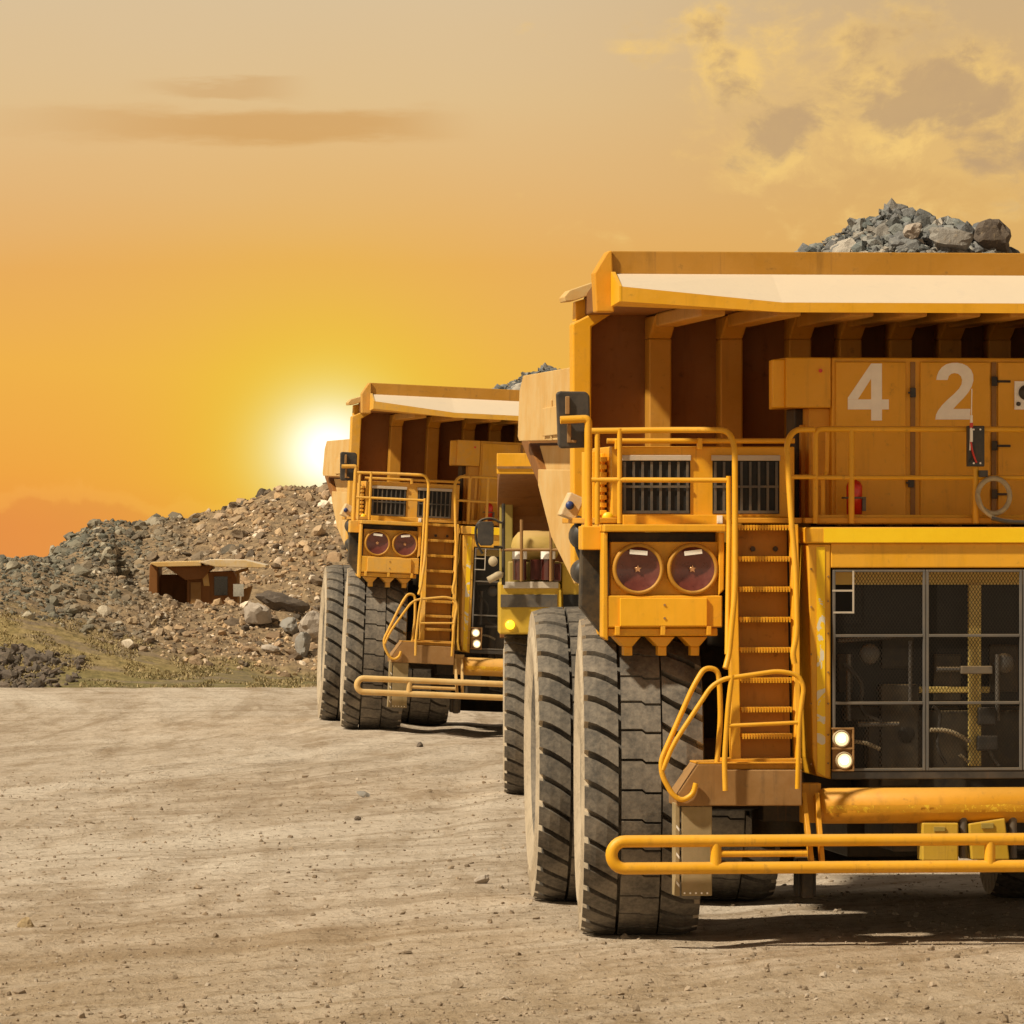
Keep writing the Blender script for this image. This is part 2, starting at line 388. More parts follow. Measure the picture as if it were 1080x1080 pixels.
# ------------------------------------------------------------------ the large haul truck
def make_haul_truck():
    T = empty('haul_truck', (A.X0, A.Y0, 0), A.th)
    ye = M['yellow']
    wheel_set(T, 1.85, 1.33, 34, .86, [(-3.93, 0, 0, 0), (3.93, 0, 1, .07), (-3.74, 6.35, 0, .11), (-2.06, 6.35, 1, .03), (2.06, 6.35, 0, .2), (3.58, 6.35, 1, .15)], 0, (-5.4, -3.7))
    # chassis, axles, dark machinery
    b = MB()
    for s in (-1, 1):
        b.box(s*1.15-.22, s*1.15+.22, -1.6, 8.6, 1.75, 2.9)
        b.box(s*2.3-.25, s*2.3+.25, -.5, .5, 1.3, 4.4)              # suspension struts
        b.cyl((s*2.3, 0, 1.0), (s*2.3, 0, 3.2), .3, 16)
        b.cyl((s*3.3, 0, 1.83), (s*2.2, 0, 1.83), .42, 16)
        b.box(s*1.9, s*3.1, .9, 2.2, 1.5, 3.4)                       # tanks between the axles
    b.box(-2.4, 2.4, -.35, .35, 1.5, 2.3)
    b.box(-3.0, 3.0, -1.2, .9, 3.3, 4.35)
    b.box(-3.35, -2.45, -1.0, .9, 3.72, 4.5)
    b.box(2.45, 3.35, -1.0, .9, 3.72, 4.5)
    b.box(-1.5, 1.5, -1.5, 4.0, 1.35, 2.6)
    b.box(-1.4, 1.4, -1.3, 1.6, 2.6, 4.5)
    b.box(-1.35, 1.35, .8, 4.2, .82, 1.34).box(-1.2, 1.2, -1.4, .5, 1.0, 1.34)
    b.build('chassis_frame', M['grime'], T, .02)
    MB().box(-1.3, 1.3, 7.9, 7.95, .32, 2.6).build('mudflap', M['grime'], T)
    MB().cyl((-4.2, 6.35, 1.83), (4.2, 6.35, 1.83), .6, 24).lathe([(-1.0,.3),(-.8,.75),(0,1.0),(.8,.75),(1.0,.3)], (0,6.35,1.83), (1,0,0), 24).build('rear_axle', M['grime'], T)
    # hanging strut under the bumper
    MB().pbox(841, 905, 861, 946, -1.4, -1.1).pbox(846, 915, 858, 948, -1.5, -1.4).build('hanging_strut', M['grime'], T, .02)

    # ---- dump body
    hw = 4.36
    zt = Z(387, 2.6, 602)
    zf = Z(640, 2.8, 612)
    d = MB()
    # floor, rising to the back
    d.prism([(-hw+.15, 2.4, 3.75), (-hw+.15, 2.4, 3.95), (-hw+.15, 9.2, 6.0), (-hw+.15, 9.2, 5.75)], (2*hw-.3, 0, 0))
    # front wall
    xl = U(612, 2.4)
    d.box(xl, -xl, 2.4, 2.55, 3.7, Z(324, 2.4, 640))
    body = d.build('dump_body', M['brown_shade'], T, .02)
    # side walls: hopper wall, outer box, chine
    for s in (-1, 1):
        w = MB()
        x0 = s*hw
        w.prism([(x0, 2.62, zt), (x0, 7.75, zt+.02), (x0, 8.15, zt-.16), (x0, 8.35, zt-.75), (x0, 8.2, 5.78), (x0, 2.62, 5.72)], (-s*.34, 0, 0))
        w.prism([(x0-s*.24, 2.62, 5.66), (x0-s*.24, 8.0, 5.72), (x0-s*.24, 3.4, 3.72), (x0-s*.24, 2.62, 3.6)], (-s*.1, 0, 0))
        w.prism([(x0-s*.02, 2.62, 5.36), (x0-s*.02, 6.3, 5.40), (x0-s*.02, 6.3, 5.2), (x0-s*.02, 4.9, 4.55), (x0-s*.02, 2.62, 4.0)], (-s*.1, 0, 0))
        for vv in (4.6,): w.box(x0+s*.001, x0+s*.02, vv, vv+.06, 5.76, zt-.35)
        w.prism([(x0+s*.002, 2.62, 6.15), (x0+s*.002, 5.4, 6.15), (x0+s*.002, 5.4, 5.8), (x0+s*.002, 2.62, 5.8)], (s*.03, 0, 0))
        w.build('side_wall', M['dusty'], body, .025)
    # corner columns of the front wall with the cranked head under the canopy
    for s in (0, 1):
        c = MB().ppoly([(605,600),(604,341),(629,328),(648,329),(624,345),(623,600)], 2.05, 2.38)
        c.build('corner_column', M['yellow'], body, .02, mirrored=s)
        c = MB().ppoly([(607,339),(607,318),(628,312),(630,327)], 2.3, 2.6); c.build('corner_plate', M['yellow_clean'], body, .01, mirrored=s)
        c = MB().ppoly([(596,318),(595,313),(601,306),(627,297),(629,309),(606,317)], 2.0, 2.5); c.build('side_flange', M['dusty'], body, .01, mirrored=s)
    # front-wall ribs bent forward under the canopy
    xs = [U(p, 2.3) for p in (693, 768, 840, 893, 946, 998, 1050)]; xs += [x + .62*k for k, x in zip(range(1,6), [xs[-1]]*5)]
    zu = Z(333, 2.4, 640)
    for x in xs:
        r = MB(); w = .135
        r.box(x-w, x+w, 2.02, 2.4, 3.75, zu-.28)
        r.prism([(x-w, 2.4, zu-.28), (x-w, 2.02, zu-.28), (x-w, 1.45, zu-.02), (x-w, 2.4, zu-.02)], (2*w, 0, 0))
        r.box(x-w, x+w, -2.3, 1.45, zu-.16, zu-.003)
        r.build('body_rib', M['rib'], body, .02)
    # canopy: roof plate, fascia, bleached visor, lip
    zlip0 = Z(318, -2.75, 655); zlip1 = Z(329.5, -2.75, 840); ztop = Z(265, -2.0, 700)
    z290 = Z(289, -2.0, 700); zs0 = Z(302, -2.75, 655); zs1 = Z(319, -2.75, 840)
    ul = U(645, -2.0); ull = U(655, -2.75); um = U(825, -2.75)
    cp = MB()
    tl = .25
    cp.hexa([(ul+.05,-1.9,zu),(-ul-.05,-1.9,zu),(-ul-.05,-1.9,ztop),(ul+.05,-1.9,ztop),(ul+tl,2.5,zu),(-ul-tl,2.5,zu),(-ul-tl,2.5,ztop-.35),(ul+tl,2.5,ztop-.35)])
    can = cp.build('canopy', M['brown_shade'], body, .02)
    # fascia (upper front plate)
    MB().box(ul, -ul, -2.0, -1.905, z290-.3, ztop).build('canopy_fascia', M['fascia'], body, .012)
    vz = MB(); lp = MB()
    st = [(ul+.06, ull, zs0, zlip0), (um, um, zs1, zlip1), (-um, -um, zs1, zlip1), (-ul-.06, -ull, zs0, zlip0)]
    for (a, a2, za, la), (c, c2, zc, lc) in zip(st, st[1:]):
        vz.hexa([(a2,-2.75,za),(c2,-2.75,zc),(c,-2.003,z290),(a,-2.003,z290),(a2,-2.75,za-.06),(c2,-2.75,zc-.06),(c,-2.003,z290-.25),(a,-2.003,z290-.25)])
        lp.hexa([(a2,-2.80,la),(c2,-2.80,lc),(c2,-2.80,zc-.004),(a2,-2.80,za-.004),(a2,-2.752,la),(c2,-2.752,lc),(c2,-2.752,zc-.004),(a2,-2.752,za-.004)])
        lp.hexa([(a2,-2.752,la),(c2,-2.752,lc),(c2,-2.752,lc+.05),(a2,-2.752,la+.05),(a2,-1.91,zu-.04),(c2,-1.91,zu-.04),(c2,-1.91,zu+.02),(a2,-1.91,zu+.02)])
    vz.build('canopy_visor', M['visor'], body); lp.build('canopy_lip', M['yellow'], body)
    for s in (0, 1):
        e = MB().ppoly([(641,265),(645.5,264),(648,329),(629,329),(627,288)], -2.06, -1.75); e.build('canopy_end_plate', M['yellow_deep'], body, .015, mirrored=s)
        e = MB(); a = P(646,288,-2.06); q = P(656,302,-2.79)
        e.hexa([(q.x-.03,-2.8,zlip0),(q.x+.0,-2.8,zlip0),(q.x+.0,-2.8,zs0),(q.x-.03,-2.8,zs0),(a.x-.02,-2.07,zu-.05),(a.x+.03,-2.07,zu-.05),(a.x+.03,-2.07,z290+.02),(a.x-.02,-2.07,z290+.02)])
        e.build('visor_cheek', M['yellow_clean'], body, mirrored=s)

    # ---- deck
    dk = MB()
    dk.pbox(632, 546, 846, 552, -1.55, 1.9)
    dk.box(U(846,-1.5), U(846,-1.5)*-1, -1.7, 1.9, Z(552,-1.7), Z(546,-1.7))
    dk.box(-U(846,-1.5), -U(632,-1.55), -1.55, 1.9, Z(552,-1.7), Z(546,-1.7))
    deck = dk.build('deck', M['yellow_deep'], T, .01)
    # ---- cabinet with the number
    vC = -.95
    x0 = U(877, vC); x1 = 1.75
    zc1 = Z(377, vC); zc0 = Z(546, vC)
    cb = MB().box(x0, x1, vC, .9, zc0, zc1)
    cab = cb.build('control_cabinet', M['yellow'], T, .02)
    wg = MB().pbox(829, 377, 876.5, 430, vC-.02, .3); wg.build('cabinet_wing', M['yellow'], cab, .015)
    MB().pbox(815, 379, 828.5, 430, vC+.05, vC+.22).build('wing_lit_side', M['yellow_clean'], cab, .015)  # separate bright piece in place of sunlight on the wing's left side
    MB().pbox(853, 430.5, 876, 546, vC+.1, .5).build('cabinet_pillar', M['yellow_deep'], cab, .015)
    MB().pbox(838, 431, 852.8, 546, -.42, .2).build('dark_gap_box', M['grime'], cab, .02)  # black box added to keep the gap below the wing dark
    MB().pbox(845, 448, 852.5, 546, -.6, -.45).build('door_post', M['yellow_deep'], cab, .01)
    # doors as proud leaves with dark seams between
    zt2, zb2 = zc1-.05, zc0+.02
    for a, e in ((881, 955), (970, 1044), (1052, 1130)):
        dr = MB().box(U(a, vC), U(e, vC), vC-.035, vC-.003, zb2, zt2).build('cabinet_door', M['yellow'], cab, .012)
        if a == 881: d1 = dr
        if a == 970: d2 = dr
    for xx in (962.5, 1048):
        MB().box(U(xx-2.5, vC), U(xx+2.5, vC), vC-.02, vC-.004, zb2, zt2).build('door_seam', M['rusty'], cab)
    for (hx, hy) in ((963, 414), (961, 509)):
        MB().pbox(hx-3, hy-5, hx+3, hy+5, vC-.06, vC-.036).pbox(hx-5, hy-1, hx-1, hy+1.2, vC-.075, vC-.06).build('door_latch', M['black'], cab, .004)
    for hy in (402, 470, 521): MB().pbox(1046, hy-5, 1052, hy+5, vC-.06, vC-.037).pbox(1052, hy-1, 1066, hy+1.5, vC-.05, vC-.037).build('door_hinge', M['grime'], cab, .004)
    MB().cyl(P(865.5, 391, vC-.05), P(865.5, 391, vC-.02), .022, 12).build('warning_light', M['red'], cab)
    pl = MB().pbox(1070, 402, 1094, 432, vC-.06, vC-.037).build('instrument_plate', M['white'], cab, .004)
    MB().lathe([(0,.085),(-.02,.085),(-.02,.001)], P(1082, 414, vC-.062), (0,1,0), 24).lathe([(0,.025),(-.02,.025),(-.02,.001)], P(1074, 426, vC-.062), (0,1,0), 12).build('dial', M['black'], pl)
    # ---- retarder grid box on the left deck
    vG = -1.15
    gb = MB().pbox(645, 471, 838, 546, vG, .6)
    gbx = gb.build('grid_box', ye, T, .015)
    MB().tube([P(640,465,vG-.05), P(838,465,vG-.05)], .03, 8).build('cable_conduit', ye, gbx)
    MB().pbox(649,463,653,474,vG-.12,vG-.02).pbox(736,462,741,474,vG-.12,vG-.02).build('lifting_eye', M['yellow_clean'], gbx, .01)
    for a, e in ((656, 728), (751.5, 822)):
        lv = MB().pbox(a, 486, e, 542, vG-.006, vG-.003).build('louvre', M['core'], gbx)
        sl = MB(); n = 8
        for k in range(n):
            x = a + 3 + (e-a-6)*k/(n-1); sl.pbox(x-1.3, 487, x+1.3, 541, vG-.03, vG-.008)
        sl.pbox(a+1, 512, e-1, 514.5, vG-.045, vG-.031); sl.pbox(a+1, 538.5, e-1, 541.5, vG-.045, vG-.031)
        sl.build('louvre_slat', M['grey'], lv)
        MB().pbox(a-1, 480, e+1, 485.8, vG-.05, vG-.004).build('louvre_hood', M['grey_light'], lv, .006)
    # stacked insulators at its left side
    fn = MB()
    for k in range(9): fn.pbox(633, 482+8*k, 640, 487+8*k, -.95, -.1)
    fn.pbox(634.5, 478, 638, 553, -.8, -.2)
    fn.build('insulator_stack', M['yellow_clean'], gbx, .006)
    MB().pbox(625, 476, 630, 553, -.7, .3).build('insulator_plate', M['yellow_clean'], gbx, .006)

    # ---- lamp box in front of the fender (both sides)
    for s in (0, 1):
        vL = -1.75
        fb = MB()
        fb.pbox(637, 553, 766, 561, vL-.12, .2)                   # hood rim
        MB().pbox(642, 561.5, 757, 640, vL+.25, 0).build('lamp_recess_shade', M['grime'], T, .01, mirrored=s)  # painted black for the shadow under the hood
        fb.ppoly([(636,561.5),(641,561.5),(641.5,676),(635.5,672)], vL-.02, vL+.25)   # left cheek
        fb.ppoly([(758,561.5),(764,561.5),(764,622),(758,628)], vL-.02, vL+.25)
        fb.pbox(641, 628, 762, 662, vL-.01, 0)                    # lower box
        fb.pbox(641, 662.5, 757, 671, vL+.02, 0)
        box = fb.build('lamp_box', ye, T, .014, mirrored=s)
        MB().pbox(644, 571.5, 757, 628, vL+.1, vL+.24).build('lamp_panel', ye, box, .008, mirrored=s)
        MB().pbox(654, 630.5, 746, 660.5, vL-.05, vL-.012).build('cover_plate', M['yellow_clean'], box, .008, mirrored=s)
        MB().cyl(P(701,638,vL-.06),P(701,638,vL-.05),.014,8).cyl(P(701,652,vL-.06),P(701,652,vL-.05),.014,8).build('cover_bolt', M['rusty'], box, mirrored=s)
        for cx in (672, 729.5):
            c = P(cx, 600, vL+.1); cc = (c.x, vL+.1, c.z)
            hl = MB().lathe([(.0,.292),(-.1,.292),(-.125,.275),(-.12,.250),(-.06,.245)], cc, (0,1,0), 48).build('headlight', M['rib'], box, mirrored=s)
            MB().lathe([(-.085,.246),(-.05,.17),(-.03,.08),(-.025,.001)], cc, (0,1,0), 40).build('reflector', M['maroon'], hl, mirrored=s)
            MB().lathe([(-.055,.001),(-.05,.025),(-.04,.03),(-.02,.03)], cc, (0,1,0), 12).add(*star(c.x, vL+.04, c.z)).build('bulb', M['bulb'], hl, mirrored=s)
            t = -.04 if cx < 700 else .06
            MB().bar((c.x-.1, vL-.02, c.z+.185-t*.2), (c.x+.1, vL-.02, c.z+.185+t*.2), .012, .05).build('sticker', M['white'], hl, mirrored=s)
        for x in (662, 698, 732.5):
            q = MB().ppoly([(x-14,671.5),(x+14,671.5),(x+5,682),(x-4,682)], vL+.1, vL+.5)
            q.pbox(x-4, 682, x+5, 691.5, vL+.15, vL+.35)
            q.build('nozzle', ye, box, .008, mirrored=s)
        for x in (651.5, 699.5, 748): MB().pbox(x-2.5, 660.5, x+2.5, 670, vL-.05, vL+.015).build('bracket_tab', ye, box, .006, mirrored=s)
        # fender liner behind the lamp box, black
        MB().ppoly([(614,556),(634,556),(634,668),(612,640)], -1.2, -1.0).build('fender_liner', M['grime'], T, .02, mirrored=s)
        MB().pbox(614, 555, 634, 580, -1.55, -1.2).build('pole_foot', ye, T, .012, mirrored=s)
        MB().lathe([(-.03,.001),(-.03,.06),(.0,.065)], P(641,546,-1.45), (0,1,0), 20).build('side_marker', M['yellow_bright'], T, mirrored=s)
        # mirror on its pole
        po = pipe('mirror_pole', [P(591,443,-1.4), P(620.5,441.5,-1.4), P(620.5,556,-1.4)], .045, ye, T, .05)
        if s: po.data.transform(Matrix.Scale(-1, 4, (1,0,0))); po.data.flip_normals()
        mi = MB().ppoly([(587,415),(590,412.5),(618,413),(622,417),(623,468),(620,472),(592,473),(589,470)], -1.3, -1.2)
        mo = mi.build('mirror', M['black'], T, .02, mirrored=s)
        MB().pbox(596.5,418,601,437,-1.345,-1.3).pbox(598.5,447,602.5,467,-1.345,-1.3).pbox(598.5,464,608,467,-1.34,-1.305).build('mirror_clamp', M['rusty'], mo, .008, mirrored=s)
    # pale box with a round badge behind the fender
    jb = MB().ppoly([(602,519),(617,526),(607,549),(591,543)], .9, 1.25).build('junction_box', M['visor'], T, .015)
    MB().lathe([(-.03,.001),(-.03,.045),(0,.05)], P(601,533,.9), (0,1,0), 16).build('round_badge', M['blue'], jb)
    MB().tube(rounded([P(612,545,.9), P(606,560,.95), P(609,578,1.0), P(614,590,1.0)], .2), .035, 8).lathe([(-.1,.001),(-.1,.14),(0,.17),(.2,.17)], P(617,565,.95), (0,1,0), 20).lathe([(-.1,.001),(-.1,.12),(0,.15),(.2,.15)], P(617,603,.95), (0,1,0), 20).build('air_filter', M['black'], T)

    # ---- ladder
    vT, vB = -1.85, -2.35
    ld = MB()
    def LP(px, py): return P(px, py, vT + (vB-vT)*(py-552)/(802-552))
    for (xa, xb) in ((768.5, 777.5), (833.5, 842)):
        t0 = 0; 
        q = []
        for (px, py) in ((xa-.0, 553), (xb, 553)): q.append(LP(px, py))
        s2 = 4 if xa < 800 else 4
        for (px, py) in ((xb+ (4 if xa<800 else 3), 802), (xa+(3 if xa<800 else 6), 802)): q.append(LP(px, py))
        ld.hexa([q[3], q[2], q[1], q[0]] + [x + Vector((0,.16,0)) for x in (q[3], q[2], q[1], q[0])])
    lad = ld.build('ladder', ye, T, .01)
    ys = [555, 588, 620, 652, 684, 716, 747, 775]
    for y in ys:
        xl_, xr_ = 778 + (y-553)*.018, 833 + (y-553)*.012
        a, e = LP(xl_, y), LP(xr_, y)
        st_ = MB().box(a.x, e.x, a.y-.02, a.y+.22, a.z-.025, a.z+.012)
        nn = 18                                             # serrated nosing
        for k in range(nn):
            xx = a.x + (e.x-a.x)*(k+.5)/nn; st_.box(xx-.009, xx+.009, a.y-.032, a.y-.019, a.z-.045, a.z+.015)
        st_.build('step', ye, lad)
    a, e, g, h2 = LP(778, 556), LP(833, 556), LP(837, 800), LP(782, 800)
    MB().hexa([h2+Vector((0,.23,0)), g+Vector((0,.23,0)), e+Vector((0,.23,0)), a+Vector((0,.23,0))] + [x+Vector((0,.27,0)) for x in (h2, g, e, a)]).build('riser_plate', M['riser_shade'], lad)
    MB().cyl(LP(797,579)+Vector((0,.2,0)), LP(797,579)+Vector((0,.24,0)), .03, 10).cyl(LP(821,579)+Vector((0,.2,0)), LP(821,579)+Vector((0,.24,0)), .03, 10).build('riser_hole', M['grime'], lad)
    # platform below the ladder
    pf = MB().ppoly([(736,806),(763,806),(763,812),(846,812),(846,850),(714,850),(714,838)], -2.5, -1.7)
    plat = pf.build('landing_platform', M['rusty'], T, .012)
    MB().pbox(736, 803.5, 846, 806, -2.5, -1.7).pbox(764, 800, 846, 811.5, -2.4, -1.9).build('platform_top', M['yellow_deep'], plat, .008)
    hp = MB().pbox(719, 850.5, 751, 945, -2.45, -2.41).pbox(712, 847, 717, 945, -2.45, -2.2); hpo = hp.build('hanging_step_plate', M['mudflap'], T, .008)
    hb = MB()
    for y in (873, 902, 932): hb.ppoly([(713.5,y-3),(716.5,y+1),(716.5,y+4),(713.5,y)], -2.46, -2.452)
    for k in range(5): hb.cyl(P(722+6*k, 942, -2.46), P(722+6*k, 942, -2.45), .012, 6)
    hb.build('plate_slot', M['white'], hpo)
    # ladder handrails
    r = .034
    vr = -2.05
    pipe('ladder_rail', [P(653.5,452,-1.75), P(653.5,552,-1.75)], .028, ye, T)
    pipe('ladder_rail', [P(624,454.5,-1.7), P(700,453.5,-1.8), P(768,453.5,-1.95), P(775,470,-2.0), P(775.5,620,-2.2), P(769,690,-2.3), P(765,705,-2.35)], r, ye, T, .22)
    pipe('ladder_rail', [P(624,506,-1.7), P(770,506.5,-1.95)], .028, ye, T)
    pipe('ladder_rail', [P(630,455,-1.7), P(630,553,-1.7)], .03, ye, T)
    pipe('ladder_rail', [P(768.5,502,-1.95), P(769,552,-1.95), P(767,690,-2.28)], .03, ye, T)
    pipe('ladder_rail', [P(858,453,-1.78), P(838,453,-1.9), P(829.5,466,-2.0), P(834,540,-2.08), P(839,600,-2.15), P(840.5,668,-2.28), P(836,690,-2.3), P(838,700,-2.3)], r, ye, T, .2)
    pipe('ladder_rail', [P(829,503,-1.95), P(860,503,-1.8)], .026, ye, T)
    pipe('grab_rail', [P(756,806,-2.45), P(760,760,-2.42), P(759,722,-2.42), P(757,706,-2.42), P(743,704,-2.45), P(731,724,-2.5), P(697,802,-2.55), P(698,818,-2.55), P(709,838,-2.55), P(719,845,-2.55), P(731,838,-2.55), P(734,826,-2.55)], .03, ye, T, .16)
    pipe('grab_rail', [P(699,812,-2.56), P(710,785,-2.58), P(750,724,-2.6), P(763,716,-2.6), P(822,707.5,-2.6), P(842,712,-2.6), P(848,724,-2.6), P(843,760,-2.6), P(841,832,-2.6)], .027, ye, T, .14)
    pipe('grab_rail', [P(772,712,-2.6), P(768,745,-2.6), P(764,802,-2.6), P(765,834,-2.6)], .03, ye, T, .14)
    pipe('grab_rail', [P(768,765.5,-2.6), P(843,762,-2.6)], .022, ye, T)
    # deck handrail over the grille
    vH = -1.72
    xr = -U(860, vH)
    z1, z2, z3 = Z(452.5, vH), Z(503.5, vH), Z(552, vH)
    pipe('deck_rail', [(U(860,vH), vH, z3), (U(860,vH), vH, z1), (xr, vH, z1), (xr, vH, z3)], .032, ye, T, .08)
    pipe('deck_rail', [(U(860,vH), vH, z2), (xr, vH, z2)], .027, ye, T)
    for px, pr in ((898, .034), (1029, .036), (1158, .034)):
        pipe('deck_rail', [(U(px,vH), vH, z3), (U(px,vH), vH, z1 if px != 1029 else Z(490,vH))], pr, ye, T)
    pipe('deck_rail', [(U(873,vH+.3), vH+.3, z1-.02), (U(872,vH+.3), vH+.3, Z(498,vH)), (U(868,vH+.25), vH+.25, Z(503,vH)), (U(868,vH+.25), vH+.25, z3)], .026, ye, T)
    MB().pbox(862, 543, 1192, 553, -1.62, -1.585).build('toe_board', ye, T, .008)
    MB().pbox(657, 543, 768, 553.5, -1.62, -1.575).build('toe_board', M['yellow'], T, .008)
    MB().pbox(756.5, 543.5, 762, 552, -1.65, -1.622).build('reflector_tag', M['white'], T)
    # extinguisher, radio box, coiled cable, aerial
    fx = P(901, 524, -1.35)
    fe = MB().lathe([(-.2,.001),(-.2,.088),(.12,.092),(.17,.07),(.19,.03),(.22,.03),(.22,.001)], (fx.x, -1.35, fx.z), (0,0,1), 20).build('fire_extinguisher', M['red'], T)
    MB().pbox(890.5, 524, 912, 526, -1.45, -1.26).pbox(909.5,524,913.5,539,-1.40,-1.30).build('extinguisher_bracket', M['grey'], fe, .004)
    rb = MB().pbox(1020.5, 449, 1038.5, 492, -1.83, -1.74).build('radio_box', M['black'], T, .01)
    bt = MB()
    for x in (1027, 1034):
        for y in (453, 488.5): bt.cyl(P(x,y,-1.845), P(x,y,-1.83), .012, 8)
    bt.build('box_bolt', M['white'], rb)
    MB().tube([P(1025,410,-1.86), P(1024.5,440,-1.86)], .006, 6).cyl(P(1024.5,438,-1.87), P(1024.5,446,-1.87), .016, 8).cyl(P(1024.5,452,-1.87), P(1024.5,466,-1.87), .018, 8).tube([P(1024.5,446,-1.86), P(1023,475,-1.85)], .009, 6).build('aerial', M['white'], rb)
    MB().cyl(P(1024.5,446,-1.875), P(1024.5,451,-1.875), .02, 8).tube(rounded([P(1024,466,-1.865), P(1026,478,-1.86), P(1030,488,-1.86)], .05), .011, 6).build('aerial_lead', M['red'], rb)
    MB().tube(rounded([P(1025,468,-1.85),P(1028,480,-1.85),P(1022,488,-1.85)],.06), .01, 6).build('box_lead', M['black'], rb)
    cx = [P(1048+17*math.cos(t), 523+18.5*math.sin(t), -1.8) for t in [i*2*math.pi/28 for i in range(28)]]
    MB().tube(cx, .03, 8, closed=True).tube(rounded([P(1031,520,-1.84), P(1036,538,-1.84), P(1050,548,-1.84), P(1068,550,-1.84)], .2), .022, 8).build('cable_coil', M['hose'], T)
    MB().tube(rounded([P(1046,546.5,-1.87), P(1060,550,-1.87), P(1075,551,-1.87), P(1095,550,-1.87)], .2), .024, 8).build('cable_end', M['black'], T)
    MB().pbox(1033,496,1042,503,-1.8,-1.7).build('cable_clamp', M['black'], T)

    # ---- grille housing
    vF = -1.95
    ul2, ur2 = U(852, vF), None
    cxx = U(1027, vF)
    def mx(u): return 2*cxx - u
    gh = MB()
    zb, ztp = Z(822, vF), Z(573, vF)
    gh.ppoly([(852,574),(876,574),(876.5,822),(861,818),(857,800)], vF, -.4)                     # left post
    q = U(876, vF); p0 = U(852, vF)
    gh.box(mx(q), mx(p0), vF, -.4, zb, ztp)
    gh.box(q+.003, mx(q)-.003, vF, -1.2, Z(599, vF), ztp)                                              # header
    grl = gh.build('radiator_housing', ye, T, .014)
    MB().box(U(849,vF), mx(U(849,vF)), vF-.045, -.6, Z(573.5,vF)+.004, Z(556,vF)).build('housing_cap', ye, grl, .02)
    MB().box(U(868,vF), mx(U(868,vF)), vF-.053, vF-.047, Z(572,vF), Z(557,vF)).build('yellow_band', M['yellow_bright'], grl)
    MB().ppoly([(861,577),(870,577),(870.5,819),(862,814)], vF-.008, vF-.003).build('reflective_strip', M['yellow_tape'], grl)
    sb = MB()
    for k, y in enumerate((608,634,668,709,742,775,805)): sb.cyl(P(873.5,y,vF-.014), P(873.5,y,vF-.002), .012, 6)
    for y in (600, 640, 690, 742, 806): sb.cyl(P(855.5,y,vF-.014), P(855.5,y,vF-.002), .012, 6)
    sb.build('post_bolt', M['rusty'], grl)
    # core and things behind the mesh
    MB().box(q+.003, mx(q)-.003, -1.35, -1.28, zb, Z(600,vF)).build('radiator_core', M['core'], grl)
    ib = MB().box(q+.1, mx(q)-.1, -1.62, -1.56, Z(617,vF), Z(603,vF)).pbox(1022,616,1035,808,-1.66,-1.58).pbox(966,724,1044,731,-1.55,-1.5)
    ib.build('inner_beam', M['beam_pale'], grl, .01)
    for (a_, b_, c_, d_, vv) in ((884,690,900,730,-1.45),(930,672,964,705,-1.45),(985,690,1014,740,-1.42),(1044,680,1074,730,-1.45),(890,745,960,760,-1.5),(912,770,940,806,-1.42),(985,745,1012,800,-1.45),(1050,745,1085,800,-1.42)):
        MB().pbox(a_, b_, c_, d_, vv, -1.36).build('engine_block', M['grime'], grl, .02)
    MB().tube(rounded([P(981,770,-1.72), P(1000,770,-1.72), P(1016,778,-1.7), P(1023,782,-1.7)], .2), .026, 8).tube(rounded([P(898,782,-1.72), P(912,783,-1.72), P(928,790,-1.72)], .2), .024, 8).tube(rounded([P(1012,796,-1.7), P(1022,804,-1.7)], .1), .02, 8).build('coolant_hose', M['hose'], grl)
    for (xa_, ya_, xb_, yb_, vv, rr_, mm) in ((895,690,895,760,-1.6,.03,'grey_mid'),(960,676,960,740,-1.62,.022,'grey_mid'),(905,764,948,764,-1.66,.03,'grey_mid'),(1052,690,1052,760,-1.6,.028,'grey_mid'),(988,706,1012,706,-1.6,.03,'grey_mid'),(884,676,940,672,-1.58,.025,'grey')):
        MB().tube([P(xa_,ya_,vv), P(xb_,yb_,vv)], rr_, 8).build('coolant_pipe', M[mm], grl)
    MB().tube(rounded([P(984,745,-1.7), P(992,752,-1.68), P(988,790,-1.7), P(998,806,-1.7)], .2), .022, 8).build('coolant_hose', M['black'], grl)
    MB().tube(rounded([P(890,700,-1.66), P(912,720,-1.66), P(905,750,-1.66), P(930,762,-1.66)], .25), .022, 8).build('coolant_hose', M['black'], grl)
    for (fx_, fy_) in ((956, 775), (1060, 700), (918, 690)): MB().lathe([(0,.001),(.0,.1),(.05,.12),(.09,.1),(.1,.001)], P(fx_, fy_, -1.6), (0,1,0), 20).build('pulley', M['grey_mid'], grl)
    MB().pbox(1032,746,1051,765,-1.74,-1.6).pbox(1031,776,1053,792,-1.74,-1.6).build('relay_box', M['black'], grl, .02)
    MB().tube(rounded([P(1044,792,-1.7), P(1048,802,-1.7), P(1054,808,-1.7)], .1), .02, 6).build('relay_lead', M['grey'], grl)
    MB().pbox(1014,702.5,1047,711,-1.99,-1.9).build('clamp_plate', M['grey'], grl, .01)
    # mesh doors
    zt3, zb3 = Z(601, vF), Z(813, vF)
    xsd = [U(877.5, vF), U(976, vF)]; w3 = xsd[1]-xsd[0]; xsd = [xsd[0], xsd[1], mx(xsd[1]), mx(xsd[0])]
    zbars = [Z(670.5, vF), Z(741.5, vF)]
